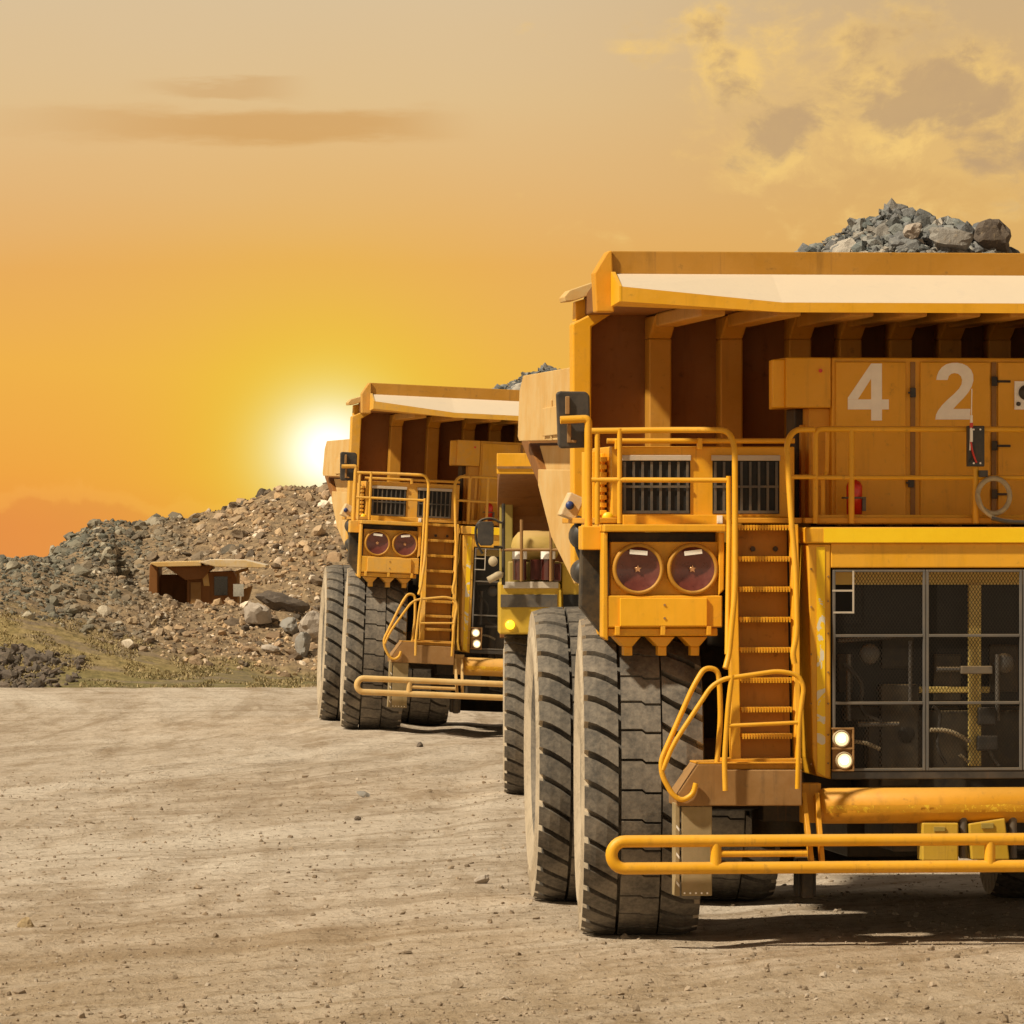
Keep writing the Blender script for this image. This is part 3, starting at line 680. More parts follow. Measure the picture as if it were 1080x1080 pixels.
    for k in range(3):
        xa, xb = xsd[k]+.004, xsd[k+1]-.004
        fr = MB(); t_ = .03
        fr.box(xa, xa+t_, vF-.04, vF-.0, zb3, zt3); fr.box(xb-t_, xb, vF-.04, vF-.0, zb3, zt3)
        fr.box(xa+t_, xb-t_, vF-.039, vF-.001, zt3-.025, zt3); fr.box(xa+t_, xb-t_, vF-.039, vF-.001, zb3, zb3+.03)
        for zz in zbars: fr.box(xa+t_, xb-t_, vF-.042, vF-.004, zz-.016, zz+.016)
        fo = fr.build('mesh_door', M['grey_mid'], grl, .005)
        ms = MB(); sx, sz = .038, .06; y = vF+.012
        # expanded metal: diagonal strands clipped to the opening, with a rectangular cut-out in the first door
        def strand(x, z, dx, dz):
            n = 0
            while z + dz*n < zt3 - .001 and n < 200:
                xa2 = x + dx*n; n += 1
                if xa2 < xa - .001 - abs(dx) or xa2 > xb + abs(dx): continue
                p1 = (xa2, y, z + dz*(n-1)); p2 = (xa2 + dx, y, z + dz*n)
                if min(p1[0], p2[0]) < xa or max(p1[0], p2[0]) > xb: continue
                if k == 0:
                    mxp = (p1[0]+p2[0])/2; mzp = (p1[2]+p2[2])/2
                    if mxp < U(900, vF) and (mzp > Z(645, vF) or mzp < Z(768, vF)): continue
                yield p1, p2
        hgt = zt3 - zb3; nrow = int(hgt/(sz/2)); ncol = int((xb-xa)/(sx/2))
        for i in range(nrow):
            for j in range(ncol):
                x_, z_ = xa + .013 + j*sx/2, zb3 + i*sz/2
                p1, p2 = ((x_, y, z_), (x_+sx/2, y, z_+sz/2)) if (i+j) % 2 == 0 else ((x_+sx/2, y, z_), (x_, y, z_+sz/2))
                if k == 0:
                    mxp = (p1[0]+p2[0])/2; mzp = (p1[2]+p2[2])/2
                    if mxp < U(900.5, vF) and (mzp > Z(646, vF) or mzp < Z(768, vF)): continue
                t = (Vector(p2)-Vector(p1)).normalized(); o_ = Vector((t.z, 0, -t.x))*.0031
                p1, p2 = Vector(p1), Vector(p2)
                ms.add([p1-o_, p1+o_, p2+o_, p2-o_], [(0,1,2,3)])
        ms.build('wire_mesh', M['screen'], fo)
        if k == 0:
            MB().pbox(877.9,622,900.5,624,vF-.044,vF-.041).pbox(899,602,901,647,vF-.047,vF-.0445).pbox(879,645,899,647,vF-.047,vF-.0445).build('hatch_frame', M['grey_light'], fo, .003)
            lp_ = MB().pbox(877.8,767.5,901,769.5,vF-.1,vF-.04).pbox(877.8,788.5,901,790.5,vF-.1,vF-.04).pbox(877.8,811.5,901,813.5,vF-.1,vF-.04).pbox(899,769.6,901,788.4,vF-.1,vF-.04).pbox(899,790.6,901,811.4,vF-.1,vF-.04).pbox(878,769.6,899,811.4,vF-.05,vF-.045)
            pod = lp_.build('lamp_pod', M['rusty'], grl, .004)
            for (lx, ly) in ((887, 779), (890, 802)):
                c = P(lx, ly, vF-.06)
                lo = MB().lathe([(0,.098),(-.05,.098),(-.06,.088),(-.05,.078)], (c.x, vF-.052, c.z), (0,1,0), 24).build('lamp', M['rim'], pod)
                MB().lathe([(-.045,.08),(-.056,.055),(-.06,.046)], (c.x, vF-.052, c.z), (0,1,0), 24).build('lamp_lens', M['lamp_warm'], lo)
                MB().lathe([(-.06,.0455),(-.066,.02),(-.068,.001)], (c.x, vF-.052, c.z), (0,1,0), 24).build('lamp_core', M['lamp'], lo)
    MB().box(q+.003, mx(q)-.003, vF-.03, vF+.05, Z(822,vF), Z(813.5,vF)).build('grille_sill', M['black'], grl, .01)

    # ---- bumper beam, rails, tow blocks
    vB2 = -2.15
    a = P(866, 850, vB2); xR = 2*U(1027,vB2) - a.x
    rr = .2
    bb = MB().tube([(a.x-.02, vB2, a.z), (a.x+.02, vB2, a.z), (xR-.02, vB2, a.z), (xR+.02, vB2, a.z)], [rr-.05, rr, rr, rr-.05], 28)
    bb.box(U(935,vB2), U(1070,vB2), vB2-.06, vB2+.2, a.z+.1, a.z+rr-.02)
    beam = bb.build('bumper_beam', M['yellow_deep'], T)
    cpm = MB()
    a0, a1 = math.radians(198), math.radians(222)
    n = 60; x_0, x_1 = U(868, vB2), U(1140, vB2)
    MBx = []
    # worn strip where the paint has flaked, following the round of the beam
    pts = []
    for i in range(n+1):
        x = x_0 + (x_1-x_0)*i/n
        for t in (0, .33, .66, 1):
            an = math.radians(176) + math.radians(24)*t + math.radians(5)*(noise.noise(Vector((x*4, t*9, 0))) if t in (0, 1) else 0)
            pts.append((x, vB2 + (rr+.004)*math.cos(an), a.z + (rr+.004)*math.sin(an)))
    cpm.add(pts, [(i*4+k, i*4+k+1, (i+1)*4+k+1, (i+1)*4+k) for i in range(n) for k in range(3) if rnd.random() < .93], True)
    cpm.build('worn_strip', M['yellow_chipped'], beam)
    bp = MB()
    for (x1_, y1_, x2_, y2_) in ((847,838,856,912),(861,838,867,912)):
        bp.bar(P(x1_,y1_,-2.3), P(x2_,y2_,-2.62), .05, .14, (0,1,0))
    bp.pbox(846,826,866,868,-2.1,-1.9)
    bp.build('bumper_bracket', M['yellow_deep'], T, .008)
    vR = -2.7
    xE = 2*U(1027, vR)
    zt4, zb4 = Z(886, vR), Z(914.5, vR)
    xe = U(645, vR); xe2 = xE - xe
    zm = (zt4+zb4)/2; rh = (zt4-zb4)/2
    loop = []
    for i in range(13):
        t = math.pi/2 + math.pi*i/12; loop.append((xe+rh+rh*math.cos(t), vR, zm+rh*math.sin(t)))
    for i in range(13):
        t = -math.pi/2 + math.pi*i/12; loop.append((xe2-rh+rh*math.cos(t), vR, zm+rh*math.sin(t)))
    br = MB().tube(loop, .068, 14, closed=True)
    rail = br.build('bumper_rail', ye, T)
    for px in (755, 1044): MB().cyl((U(px,vR), vR, zb4), (U(px,vR), vR, zt4), .062, 14).build('rail_post', ye, rail)
    MB().cyl((U(758,vR), vR, Z(899.5,vR)), (U(851,vR), vR, Z(899.5,vR)), .04, 10).build('rail_bar', ye, rail)
    MB().bar(P(700,900,-2.7), P(700,900,-1.2), .1, .1).build('rail_strut', M['grime'], rail) if False else None
    for k, (pp, hole) in enumerate((([(973,868),(1011,868),(1011,908),(973,908)], (985,997,872,877)), ([(1022,869),(1060,863),(1065,907),(1025,907)], (1035,1048,868,874)))):
        tb_ = MB().ppoly(pp, -2.35, -2.0).build('tow_block', M['lemon'], T, .015)
        MB().pbox(hole[0], hole[2], hole[1], hole[3], -2.37, -2.355).build('tow_slot', M['olive'], tb_, .004)
    MB().cyl(P(1016,862,-2.25), P(1016,905,-2.25), .05, 10).build('tow_pin', M['grey'], T)
    MB().cyl(P(1068,862,-2.25), P(1068,905,-2.25), .05, 10).build('tow_pin', M['grey'], T)
    # ---- operator's cab on the far side of the deck (outside the photo)
    cb2 = MB().box(1.95, 3.95, -1.2, .9, Z(546,vF)+.01, 6.75).box(1.9, 4.0, -1.25, .95, 6.76, 6.86)
    oc = cb2.build('operator_cab', ye, T, .03)
    MB().box(2.1, 3.8, -1.225, -1.203, 5.55, 6.6).build('windscreen', M['window'], oc, .01)
    MB().box(1.93, 1.948, -1.05, .7, 5.55, 6.6).box(3.952, 3.97, -1.05, .7, 5.55, 6.6).build('side_window', M['window'], oc)
    return T, cab, d1, d2
haul, cabinet, door4, door2 = make_haul_truck()
tag(haul, 'big yellow haul truck numbered 42 nearest the camera, loaded with grey rock', 'haul truck', 'haul trucks queued on the dirt road')

# second truck: a copy, further back and leaning to its right
haul2 = copy_tree(haul)
th2 = R(8.0)
roll = R(2.6)
X2, Y2 = .70, 142.8
HALF = 4.3
haul2.matrix_world = Matrix.Translation((X2, Y2, 0)) @ Matrix.Rotation(th2, 4, 'Z') @ Matrix.Translation((-HALF,0,0)) @ Matrix.Rotation(roll, 4, 'Y') @ Matrix.Translation((HALF,0,0)) @ Matrix.Scale(1.022, 4)
tag(haul2, 'leaning yellow haul truck with a wide canopy, standing right beside the low sun', 'haul truck', 'haul trucks queued on the dirt road')

def dusty_swap(o):
    for sl in o.material_slots:
        k = {'yellow_paint': 'yellow_dusty', 'yellow_paint_weathered': 'deep_dusty', 'yellow_paint_wiped': 'yellow_dusty'}.get(sl.material.name)
        if o.name.startswith(('bumper_rail', 'rail_post', 'rail_bar', 'bumper_bracket')): k = 'dusty'
        if k: sl.link = 'OBJECT'; sl.material = M[k]
    for ch in o.children: dusty_swap(ch)
dusty_swap(haul2)
# painted number on the cabinet of the near truck
def digit(polys, parent):
    v = -.95 - .035 - .003; b = MB()
    for poly in polys: b.prism([P(800+x/3.857, 220+y/3.857, v) for x, y in poly], (0, -.003, 0))
    b.build('painted_number', M['white'], parent)
digit([[(458,630),(502,630),(502,862),(458,862)], [(502.3,776),(530,776),(530,817),(502.3,817)], [(363,776),(457.7,776),(457.7,817),(363,817)], [(457.7,630),(457.7,692),(404,775.5),(363,775.5),(363,770)]], door4)
digit([[(723,697),(726,680),(733,662),(746,645),(764,633),(785,628),(808,627),(830,631),(850,641),(865,656),(873,676),(874,700),(867,724),(853,748),(834,771),(812,793),(792,815),(862,815),(859,858),(719,858),(722,838),(731,820),(747,799),(770,776),(797,752),(816,732),(826,714),(828,697),(823,682),(812,672),(798,669),(784,672),(774,681),(769,697)]], door2)
# ------------------------------------------------------------------ smaller truck between the two
B = Frame(2.985, 107.6, 1.0)
def make_small_truck():
    T = empty('mining_truck', (B.X0, B.Y0, 0), B.th)
    le = M['lemon']; fr = B
    wheel_set(T, 1.43, .92, 30, .66, [(-2.66, 0, 0, 0), (2.66, 0, 1, .1), (-2.45, 5.0, 0, .12), (-1.42, 5.0, 1, 0), (1.42, 5.0, 0, .2), (2.45, 5.0, 1, .05)], 1, (-.8, 0))
    b = MB()
    for s in (-1, 1):
        b.box(s*.8-.15, s*.8+.15, -1.2, 6.5, 1.3, 2.0); b.cyl((s*2.4,0,1.4),(s*1.4,0,1.4),.3,14); b.box(s*1.7-.2, s*1.7+.2, -.3,.3,1.2,3.0)
    b.box(-1.6,1.6,-1.0,1.5,1.2,2.9).cyl((-3,5.0,1.4),(3,5.0,1.4),.42,18).box(-3.0,3.0,.2,1.2,2.4,3.0)
    b.build('chassis_frame', M['grime'], T, .02)
    vf = -1.5
    for s in (0, 1):
        f = MB().pbox(526.5, 614.5, 591, 669, vf, .2, fr)
        fo = f.build('fender_box', le, T, .03, mirrored=s)
        MB().pbox(528, 627, 588, 640.5, vf-.02, vf-.003, fr).build('black_band', M['grey'], fo, .006, mirrored=s)
        MB().pbox(531, 613.5, 589, 620.5, vf-.05, vf-.003, fr).build('white_ledge', M['grey_light'], fo, .01, mirrored=s)
        c = fr.p(538, 659, vf)
        MB().lathe([(0,.08),(-.04,.078),(-.06,.05),(-.065,.001)], (c.x, vf-.004, c.z), (0,1,0), 20).build('turn_lamp', M['lamp_yellow'], fo, mirrored=s)
        MB().pbox(589.5, 622, 592, 668, vf-.06, vf-.004, fr).build('corner_trim', le, fo, mirrored=s)
        h = MB().pbox(592.5, 594, 613, 665, vf+.1, .4, fr); ho = h.build('hood_side', le, T, .02, mirrored=s)
        MB().pbox(594, 627, 612, 641, vf+.07, vf+.097, fr).build('dark_vent', M['core'], ho, mirrored=s)
        # air tank on top of the fender
        c = fr.p(539, 576, vf+.35); e = fr.p(592, 576, vf+.35); rr = .27
        MB().lathe([(0,.001),(.03,.13),(.12,.24),(.22,rr),(e.x-c.x-.2,rr),(e.x-c.x-.08,.2),(e.x-c.x,.001)], c, (1,0,0), 28).build('air_tank', M['tank'], T, mirrored=s)
        MB().pbox(537, 592.5, 592, 615, vf+.2, .1, fr).build('tank_seat', M['olive'], T, .02, mirrored=s)
        for px in (548, 578):
            c = fr.p(px, 597, vf-.02)
            q = MB().cyl((c.x, c.y, c.z-.24), (c.x, c.y, c.z+.12), .12, 18)
            qo = q.build('accumulator', M['maroon_dark'], T, mirrored=s)
            MB().cyl((c.x, c.y, c.z+.121), (c.x, c.y, c.z+.26), .125, 18).build('accumulator_cap', M['white'], qo, mirrored=s)
        bx = MB().pbox(559, 590, 572, 612, vf+.0, vf+.15, fr).pbox(583,594,592,613,vf-.05,vf+.15,fr); bx.build('valve_box', M['maroon_dark'], T, .02, mirrored=s)
        rl = MB()
        for px in (550, 581): rl.tube([fr.p(px,613,vf-.2), fr.p(px,548,vf-.2)], .028, 8)
        rl.tube([fr.p(528,580,vf-.2), fr.p(590,580,vf-.2)], .026, 8)
        rl.build('guard_rail', M['rusty'], T, mirrored=s)
        # mirror with its loop frame and arms
        m_ = MB().ppoly([(503.5,552),(506,550),(519,550),(521,552.5),(520.5,573),(518,575.5),(507,575.5),(503.5,571)], vf-.3, vf-.22, fr)
        mo = m_.build('mirror', M['black'], T, .012, mirrored=s)
        lp = rounded([fr.p(531,541,vf-.26), fr.p(531,553,vf-.26), fr.p(519,546,vf-.26), fr.p(507,548,vf-.26), fr.p(501.5,556,vf-.26), fr.p(502,572,vf-.26), fr.p(509,584,vf-.26)], .12)
        MB().tube(lp, .022, 8).tube([fr.p(531,531,vf-.2), fr.p(531,617,vf-.2)], .03, 8).tube([fr.p(521,577,vf-.24), fr.p(532,577,vf-.2)], .025, 8).build('mirror_arm', M['grime'], mo, mirrored=s)
        MB().lathe([(-.04,.001),(-.04,.07),(0,.09)], fr.p(520,592,vf-.3), (0.5,1,0), 14).lathe([(0,.001),(0,.06),(.25,.07),(.3,.001)], fr.p(515,612,vf-.3), (1,.2,.5), 12).build('round_mirror', M['hose'], mo, mirrored=s)
    # radiator front, bonnet, cab
    g = MB().box(-1.55, 1.55, -1.45, .5, 1.6, 3.5).build('radiator_housing', le, T, .03)
    MB().box(-1.3, 1.3, -1.48, -1.453, 1.75, 3.3).build('grille', M['core'], g)
    MB().box(-3.1, 3.1, -1.35, .6, 3.52, 3.62).build('deck', le, T, .01)
    cbn = MB().box(.9, 2.7, -1.1, .6, 3.63, 5.2).build('operator_cab', le, T, .03)
    MB().box(1.05, 2.55, -1.125, -1.103, 4.1, 5.05).build('windscreen', M['window'], cbn)
    MB().tube([(-2.0,-1.9,1.25),(2.0,-1.9,1.25)], .07, 10).box(-1.9,1.9,-1.8,-1.4,1.1,1.6).build('bumper_beam', le, T)
    # dump body with canopy
    xl = fr.u(526, 1.6)
    bd = MB()
    bd.prism([(xl+.1,1.6,2.7),(xl+.1,1.6,2.85),(xl+.1,7.3,4.4),(xl+.1,7.3,4.2)], (-2*xl-.2,0,0))
    bd.box(xl+.02, -xl-.02, 1.6, 1.7, 2.7, fr.p(530,505,1.6).z)
    body = bd.build('dump_body', M['brown_shade'], T, .02)
    for s in (-1, 1): MB().prism([(s*(-xl-.35),1.72,2.75),(s*(-xl-.35),1.72,5.2),(s*(-xl-.35),7.2,5.3),(s*(-xl-.35),7.3,4.3)], (-s*.18,0,0)).build('side_wall', M['dusty'], body, .02)
    for s in (0, 1): MB().pbox(527, 527, 541, 640, 1.3, 1.6, fr).build('corner_column', M['olive'], body, .02, mirrored=s)
    vb = -1.7
    c0, c1 = fr.p(524, 500, vb), fr.p(524, 478, vb)
    MB().box(c0.x, -c0.x, vb, vb+.12, c0.z, c1.z).build('canopy_fascia', M['yellow'], body, .015)
    zz = fr.p(524,493,vb).z
    MB().box(c0.x+.003, -c0.x-.003, vb-.03, vb-.002, zz-.02, zz+.02).build('fascia_seam', M['rusty'], body)
    # curved underside
    cu = MB(); prof = []
    for i in range(9):
        t = i/8*math.pi/2
        prof.append((vb+.121 + 3.2*math.sin(t), c0.z - .9*(1-math.cos(t))))
    poly = [(c0.x+.06, y, z) for y, z in prof] + [(c0.x+.06, prof[-1][0], c1.z-.1), (c0.x+.06, vb+.121, c1.z-.06)]
    cu.prism(poly, (-2*c0.x-.12, 0, 0)); cu.build('canopy', M['brown_shade'], body)
    return T
small = make_small_truck()
tag(small, 'smaller lemon yellow mining truck with a black band, wedged in view between two larger trucks', 'haul truck', 'haul trucks queued on the dirt road')

# ------------------------------------------------------------------ rocks
ICO = None
def ico():
    t = (1+5**.5)/2
    v = [(-1,t,0),(1,t,0),(-1,-t,0),(1,-t,0),(0,-1,t),(0,1,t),(0,-1,-t),(0,1,-t),(t,0,-1),(t,0,1),(-t,0,-1),(-t,0,1)]
    f = [(0,11,5),(0,5,1),(0,1,7),(0,7,10),(0,10,11),(1,5,9),(5,11,4),(11,10,2),(10,7,6),(7,1,8),(3,9,4),(3,4,2),(3,2,6),(3,6,8),(3,8,9),(4,9,5),(2,4,11),(6,2,10),(8,6,7),(9,8,1)]
    return [Vector(x).normalized() for x in v], f
IV, IF = ico()
def subdiv(v, f):
    v = list(v); out = []; cache = {}
    def mid(a, b):
        k = (min(a,b), max(a,b))
        if k not in cache: cache[k] = len(v); v.append(((v[a]+v[b])/2).normalized())
        return cache[k]
    for a, b, c in f:
        x, y, z = mid(a,b), mid(b,c), mid(c,a); out += [(a,x,z),(b,y,x),(c,z,y),(x,y,z)]
    return v, out
IV2, IF2 = subdiv(IV, IF); IV3, IF3 = subdiv(IV2, IF2)
def rock(b, c, size, rd, lod=0, squash=None):
    jag = (.7, 1.22) if lod == 1 else (.9, 1.08)
    v, f = (IV, IF) if lod == 0 else (IV2, IF2) if lod == 1 else (IV3, IF3)
    sx, sy, sz = (size*rd.uniform(.6,1.25), size*rd.uniform(.6,1.2), size*rd.uniform(.45,.95)) if squash is None else [size*q for q in squash]
    rot = Matrix.Rotation(rd.uniform(0,6.28), 3, 'Z') @ Matrix.Rotation(rd.uniform(-.6,.6), 3, 'X') @ Matrix.Rotation(rd.uniform(-.6,.6), 3, 'Y')
    if squash is not None: rot = Matrix.Rotation(rd.uniform(-.2,.2), 3, 'Y')
    cuts = [(Vector((rd.gauss(0,1), rd.gauss(0,1), rd.gauss(0,1))).normalized(), rd.uniform(.5,.85)) for _ in range(6 if lod else 2)]
    off = Vector((rd.uniform(0,99), rd.uniform(0,99), rd.uniform(0,99))); c = Vector(c); vs = []
    for p in v:
        q = p*(rd.uniform(.6,1.3) if lod == 0 else rd.uniform(*jag) + .25*noise.noise(p*1.5+off) + .12*noise.noise(p*4+off))
        for n, d in cuts:
            e = q.dot(n)
            if e > d: q = q - n*(e-d)*.92
        q = rot @ Vector((q.x*sx, q.y*sy, q.z*sz)); vs.append(c + q)
    b.add(vs, f)

# ---- loads of broken ore in the two big bodies
def load_heap(frame_px, seed):
    rd = random.Random(seed); b = MB()
    v0 = 4.6
    prof = [(838,264),(850,258),(870,250),(890,238),(905,229),(925,226),(932,217),(945,215.5),(975,223),(1000,228),(1020,236),(1035,236),(1050,242),(1060,254),(1070,264)]
    pts = [P(x, y+4, v0) for x, y in prof]
    us = [p.x for p in pts]; zs = [p.z for p in pts]; ub, ue = us[0], us[-1]; zb = zs[0]
    def hgt(u, v):
        if u < ub: z = zb - (ub-u)*.75
        elif u > ue: z = zb - (u-ue)*.75
        else:
            z = zb
            for i in range(len(us)-1):
                if us[i] <= u <= us[i+1]: z = zs[i] + (zs[i+1]-zs[i])*(u-us[i])/(us[i+1]-us[i])
        return z - abs(v-v0)*.62
    # base surface
    nx, ny = 60, 40; vs = []
    for j in range(ny+1):
        for i in range(nx+1):
            u = -3.9 + 7.8*i/nx; v = 2.7 + 5.2*j/ny
            z = max(hgt(u, v), 6.0) - .12 + .1*noise.noise(Vector((u*2.2, v*2.2, 3)))
            vs.append((u, v, z))
    b.add(vs, [(j*(nx+1)+i, j*(nx+1)+i+1, (j+1)*(nx+1)+i+1, (j+1)*(nx+1)+i) for j in range(ny) for i in range(nx)])
    for k in range(4200):
        u = rd.uniform(-3.8, 3.8); v = rd.uniform(2.8, 7.6)
        if k > 500: u = rd.uniform(ub-.6, ue+.6); v = rd.uniform(3.2, 5.2)
        s = min(.2, rd.lognormvariate(-3.1, .6))
        rock(b, (u, v, max(hgt(u, v), 6.0) - s*.25), s, rd, 1 if s > .09 else 0)
    return b, hgt
lb, hg = load_heap(None, 3)
load = lb.build('ore_load', M['ore']); load.location = (A.X0, A.Y0, 0); load.rotation_euler = (0,0,A.th)
tag(load, 'heap of broken grey ore piled in the nearest truck body', 'rock load', 'ore heaps in the truck bodies', 'stuff')
load2 = load.copy(); col.objects.link(load2); load2.matrix_world = haul2.matrix_world @ Matrix.Translation((.5, 0, -.1))
load2['label'] = 'heap of dark ore showing above the canopy of the second big truck'
def top_boulder(px, py, v, size, sq, seed, mat, label, mw=None):
    rd = random.Random(seed); b = MB(); rock(b, (0,0,0), size, rd, 2, sq)
    o = b.build('boulder', M[mat]); p = P(px, py, v)
    m = Matrix.Translation((A.X0, A.Y0, 0)) @ Matrix.Rotation(A.th, 4, 'Z') if mw is None else mw
    o.matrix_world = m @ Matrix.Translation(p); tag(o, label, 'boulder', 'boulders lying on the ore loads')
top_boulder(1044, 252, 4.2, .27, (.9,.9,1.0), 5, 'boulder_dark', 'dark boulder standing up at the right end of the ore heap in the nearest truck')
top_boulder(1004, 252, 3.9, .25, (1.25,.8,.6), 8, 'boulder_grey', 'wide smooth grey boulder low in the middle of the nearest ore heap')
top_boulder(962, 243, 3.9, .13, (1.0,.8,.9), 11, 'boulder_pale', 'small pale angular boulder near the peak of the nearest ore heap')

# ------------------------------------------------------------------ terrain
def sm(x, a, b):
    t = max(0, min(1, (x-a)/(b-a))); return t*t*(3-2*t)
c2, s2 = math.cos(th2), math.sin(th2)
def ground_z(x, y):
    z = 0
    # dip that carries the leaning truck
    u = (x-X2)*c2 + (y-Y2)*s2; v = -(x-X2)*s2 + (y-Y2)*c2
    w = sm(v, -9, -3) * (1 - sm(v, 9, 16)) * sm(u, -HALF-.3, -HALF+2)*(1-sm(u, 6, 12))
    z -= math.tan(roll)*max(0, u+HALF)*w
    r = noise.noise(Vector((x*.16, y*.05, 0)))*.02 + noise.noise(Vector((x*.7, y*.22, 5)))*.009 + noise.noise(Vector((x*2.6, y*1.3, 9)))*.012
    # wheel ruts curving in front of the trucks
    for (x0, k) in ((-2.2, .0), (-5.4, .0), (-3.7, .03), (-7.5, -.02), (1.6, .03)):
        xc = x0 + k*(y-60) + 1.3*math.sin((y-60)*.035)
        d = abs(x-xc); r -= .022*math.exp(-(d/.35)**2) - .013*math.exp(-((d-.7)/.25)**2)
    rr_ = math.hypot(x+120, y-152)
    for q in (118.2, 119.7, 121.4, 123.0, 125.5, 127.1):
        dd = abs(rr_-q); r -= .032*math.exp(-(dd/.4)**2) - .018*math.exp(-((dd-.75)/.25)**2)
    near = 1 - sm(abs(x), 25, 40)
    # keep contact patches flat
    return z + r*near*.8
def axis(rngs):
    out = []
    for a, b, s in rngs:
        n = max(1, round((b-a)/s)); out += [a + (b-a)*i/n for i in range(n)]
    out.append(rngs[-1][1]); return out
gx = axis([(-3000,-300,900),(-300,-60,60),(-60,-20,5),(-20,-11,.7),(-11,13,.11),(13,20,.7),(20,60,5),(60,300,60),(300,3000,900)])
gy = axis([(-200,0,50),(0,50,6),(50,95,.2),(95,180,.42),(180,240,6),(240,1000,150),(1000,6000,1000)])
vs = [(x, y, ground_z(x, y) if 40 < y < 200 and abs(x) < 45 else (0 if y < 245 else -70*sm(y, 240, 1100) - max(0, y-1000)*.012)) for y in gy for x in gx]
nx = len(gx)
g = MB(); g.add(vs, [(j*nx+i, j*nx+i+1, (j+1)*nx+i+1, (j+1)*nx+i) for j in range(len(gy)-1) for i in range(nx-1)], True)
def groundmat():
    m, t, b = newmat('packed_dirt')
    co = t.node('ShaderNodeTexCoord').outputs['Object']
    st = t.mapping(co, (1, .3, 1), (0, 0, R(4)))
    n1 = t.noise(st, .22, 5, .55, .6); n2 = t.noise(st, 1.1, 6, .62, .8); n3 = t.noise(t.mapping(co, (1,.5,1)), 5.5, 6, .7); n4 = t.noise(co, 26, 4, .7)
    sw = t.noise(t.mapping(co, (1,.09,1), (0,0,R(-9))), 1.6, 5, .6, .5)
    c = t.ramp(t.math('ADD', t.math('MULTIPLY', n1, .5), t.math('MULTIPLY', n2, .5)), [(.33,(.36,.28,.2)),(.45,(.5,.41,.315)),(.57,(.6,.51,.41)),(.72,(.68,.6,.5))])
    c = t.mix(t.math('MULTIPLY', t.step(sw, .5, .66), .4), c, (.28,.19,.105,1))
    sy = t.node('ShaderNodeSeparateXYZ'); t.put(sy.inputs[0], co)
    def arcs(cx, cy, sc_, seed):
        dx = t.math('SUBTRACT', sy.outputs[0], cx); dy = t.math('SUBTRACT', sy.outputs[1], cy)
        r_ = t.math('SQRT', t.math('ADD', t.math('MULTIPLY', dx, dx), t.math('MULTIPLY', dy, dy)))
        cv_ = t.node('ShaderNodeCombineXYZ'); t.put(cv_.inputs[0], r_); t.put(cv_.inputs[1], t.math('MULTIPLY', t.math('ARCTAN2', dy, dx), 6)); cv_.inputs[2].default_value = seed
        return t.noise(cv_.outputs[0], sc_, 5, .62, .4)
    a1 = arcs(-120, 152, 1.5, 1); a2 = arcs(-120, 152, .5, 4); a3 = arcs(60, 20, 1.2, 8)
    c = t.mix(t.math('MULTIPLY', t.step(a1, .5, .62), .5), c, (.30,.225,.15,1))
    c = t.mix(t.math('MULTIPLY', t.step(a2, .48, .66), .7), c, (.66,.575,.475,1))
    c = t.mix(t.math('MULTIPLY', t.step(a3, .52, .66), .5), c, (.30,.22,.145,1))
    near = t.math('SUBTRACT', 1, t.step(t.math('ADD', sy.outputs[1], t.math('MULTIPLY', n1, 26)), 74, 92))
    c = t.mix(t.math('MULTIPLY', near, .42), c, t.mix(n2, (.2,.125,.05,1), (.46,.32,.17,1)))   # darker ochre ground nearer the camera
    c = t.mix(t.math('MULTIPLY', t.step(n3, .53, .66), .7), c, (.17,.115,.06,1))
    c = t.mix(t.math('MULTIPLY', t.step(n4, .6, .75), .5), c, (.6,.5,.37,1))
    t.put(b.inputs['Base Color'], c); b.inputs['Roughness'].default_value = .95
    b.inputs['Specular IOR Level'].default_value = .2
    h = t.math('ADD', t.math('MULTIPLY', n3, 1.0), t.math('ADD', t.math('MULTIPLY', n4, .35), t.math('MULTIPLY', n2, 1.2)))
    t.put(b.inputs['Normal'], t.bump(h, .9, .08)); return m
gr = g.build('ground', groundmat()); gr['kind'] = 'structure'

def interp(tab, x):
    if x <= tab[0][0]: return tab[0][1]
    for (a, p), (b, q) in zip(tab, tab[1:]):
        if x <= b: return p + (q-p)*(x-a)/(b-a)
    return tab[-1][1]
CR1 = [(-900,585),(-200,590),(0,591),(42,590),(60,600),(100,608),(128,614),(150,622),(165,627),(200,637),(235,638),(262,640),(300,636),(330,650),(400,655),(600,655),(1100,650),(1600,640)]
CR2 = [(-900,596),(-100,600),(35,597),(52,588),(62,577),(78,566),(100,553),(118,550),(132,550),(142,555),(160,550),(188,547),(200,551),(215,543),(232,537),(250,532),(268,526),(285,518),(310,514),(335,516),(362,512),(390,520),(450,540),(600,562),(900,570),(1500,575)]
GT = [(-900,620),(0,644),(60,660),(130,684),(200,701),(250,708),(330,718),(400,722),(1600,724)]
def bank_z(x, y):
    px = 540 + F*x/y
    z0 = -.03
    zg = H + (HY - interp(GT, px))*183.5/F
    z1 = H + (HY - interp(CR1, px))*190/F
    z2 = H + (HY - interp(CR2, px))*212/F
    hollow = min(z1-.15, 1.3 if 120 < px < 320 else z1-.3)
    k = [(176.5,-.06),(178.2,z0),(183.5,zg),(190,z1),(194,min(z1, hollow+.2) if 130 < px < 320 else z1-.1),(199,hollow),(206,hollow+(z2-hollow)*.55),(212,z2),(216,z2-.3),(235,z2*.5),(260,0)]
    z = interp(k, y)
    a = sm(y, 178, 182)
    return z + a*(noise.noise(Vector((x*.6, y*.6, 2)))*.16 + noise.noise(Vector((x*1.9, y*1.9, 4)))*.09)*(.35 if y < 184 else 1)
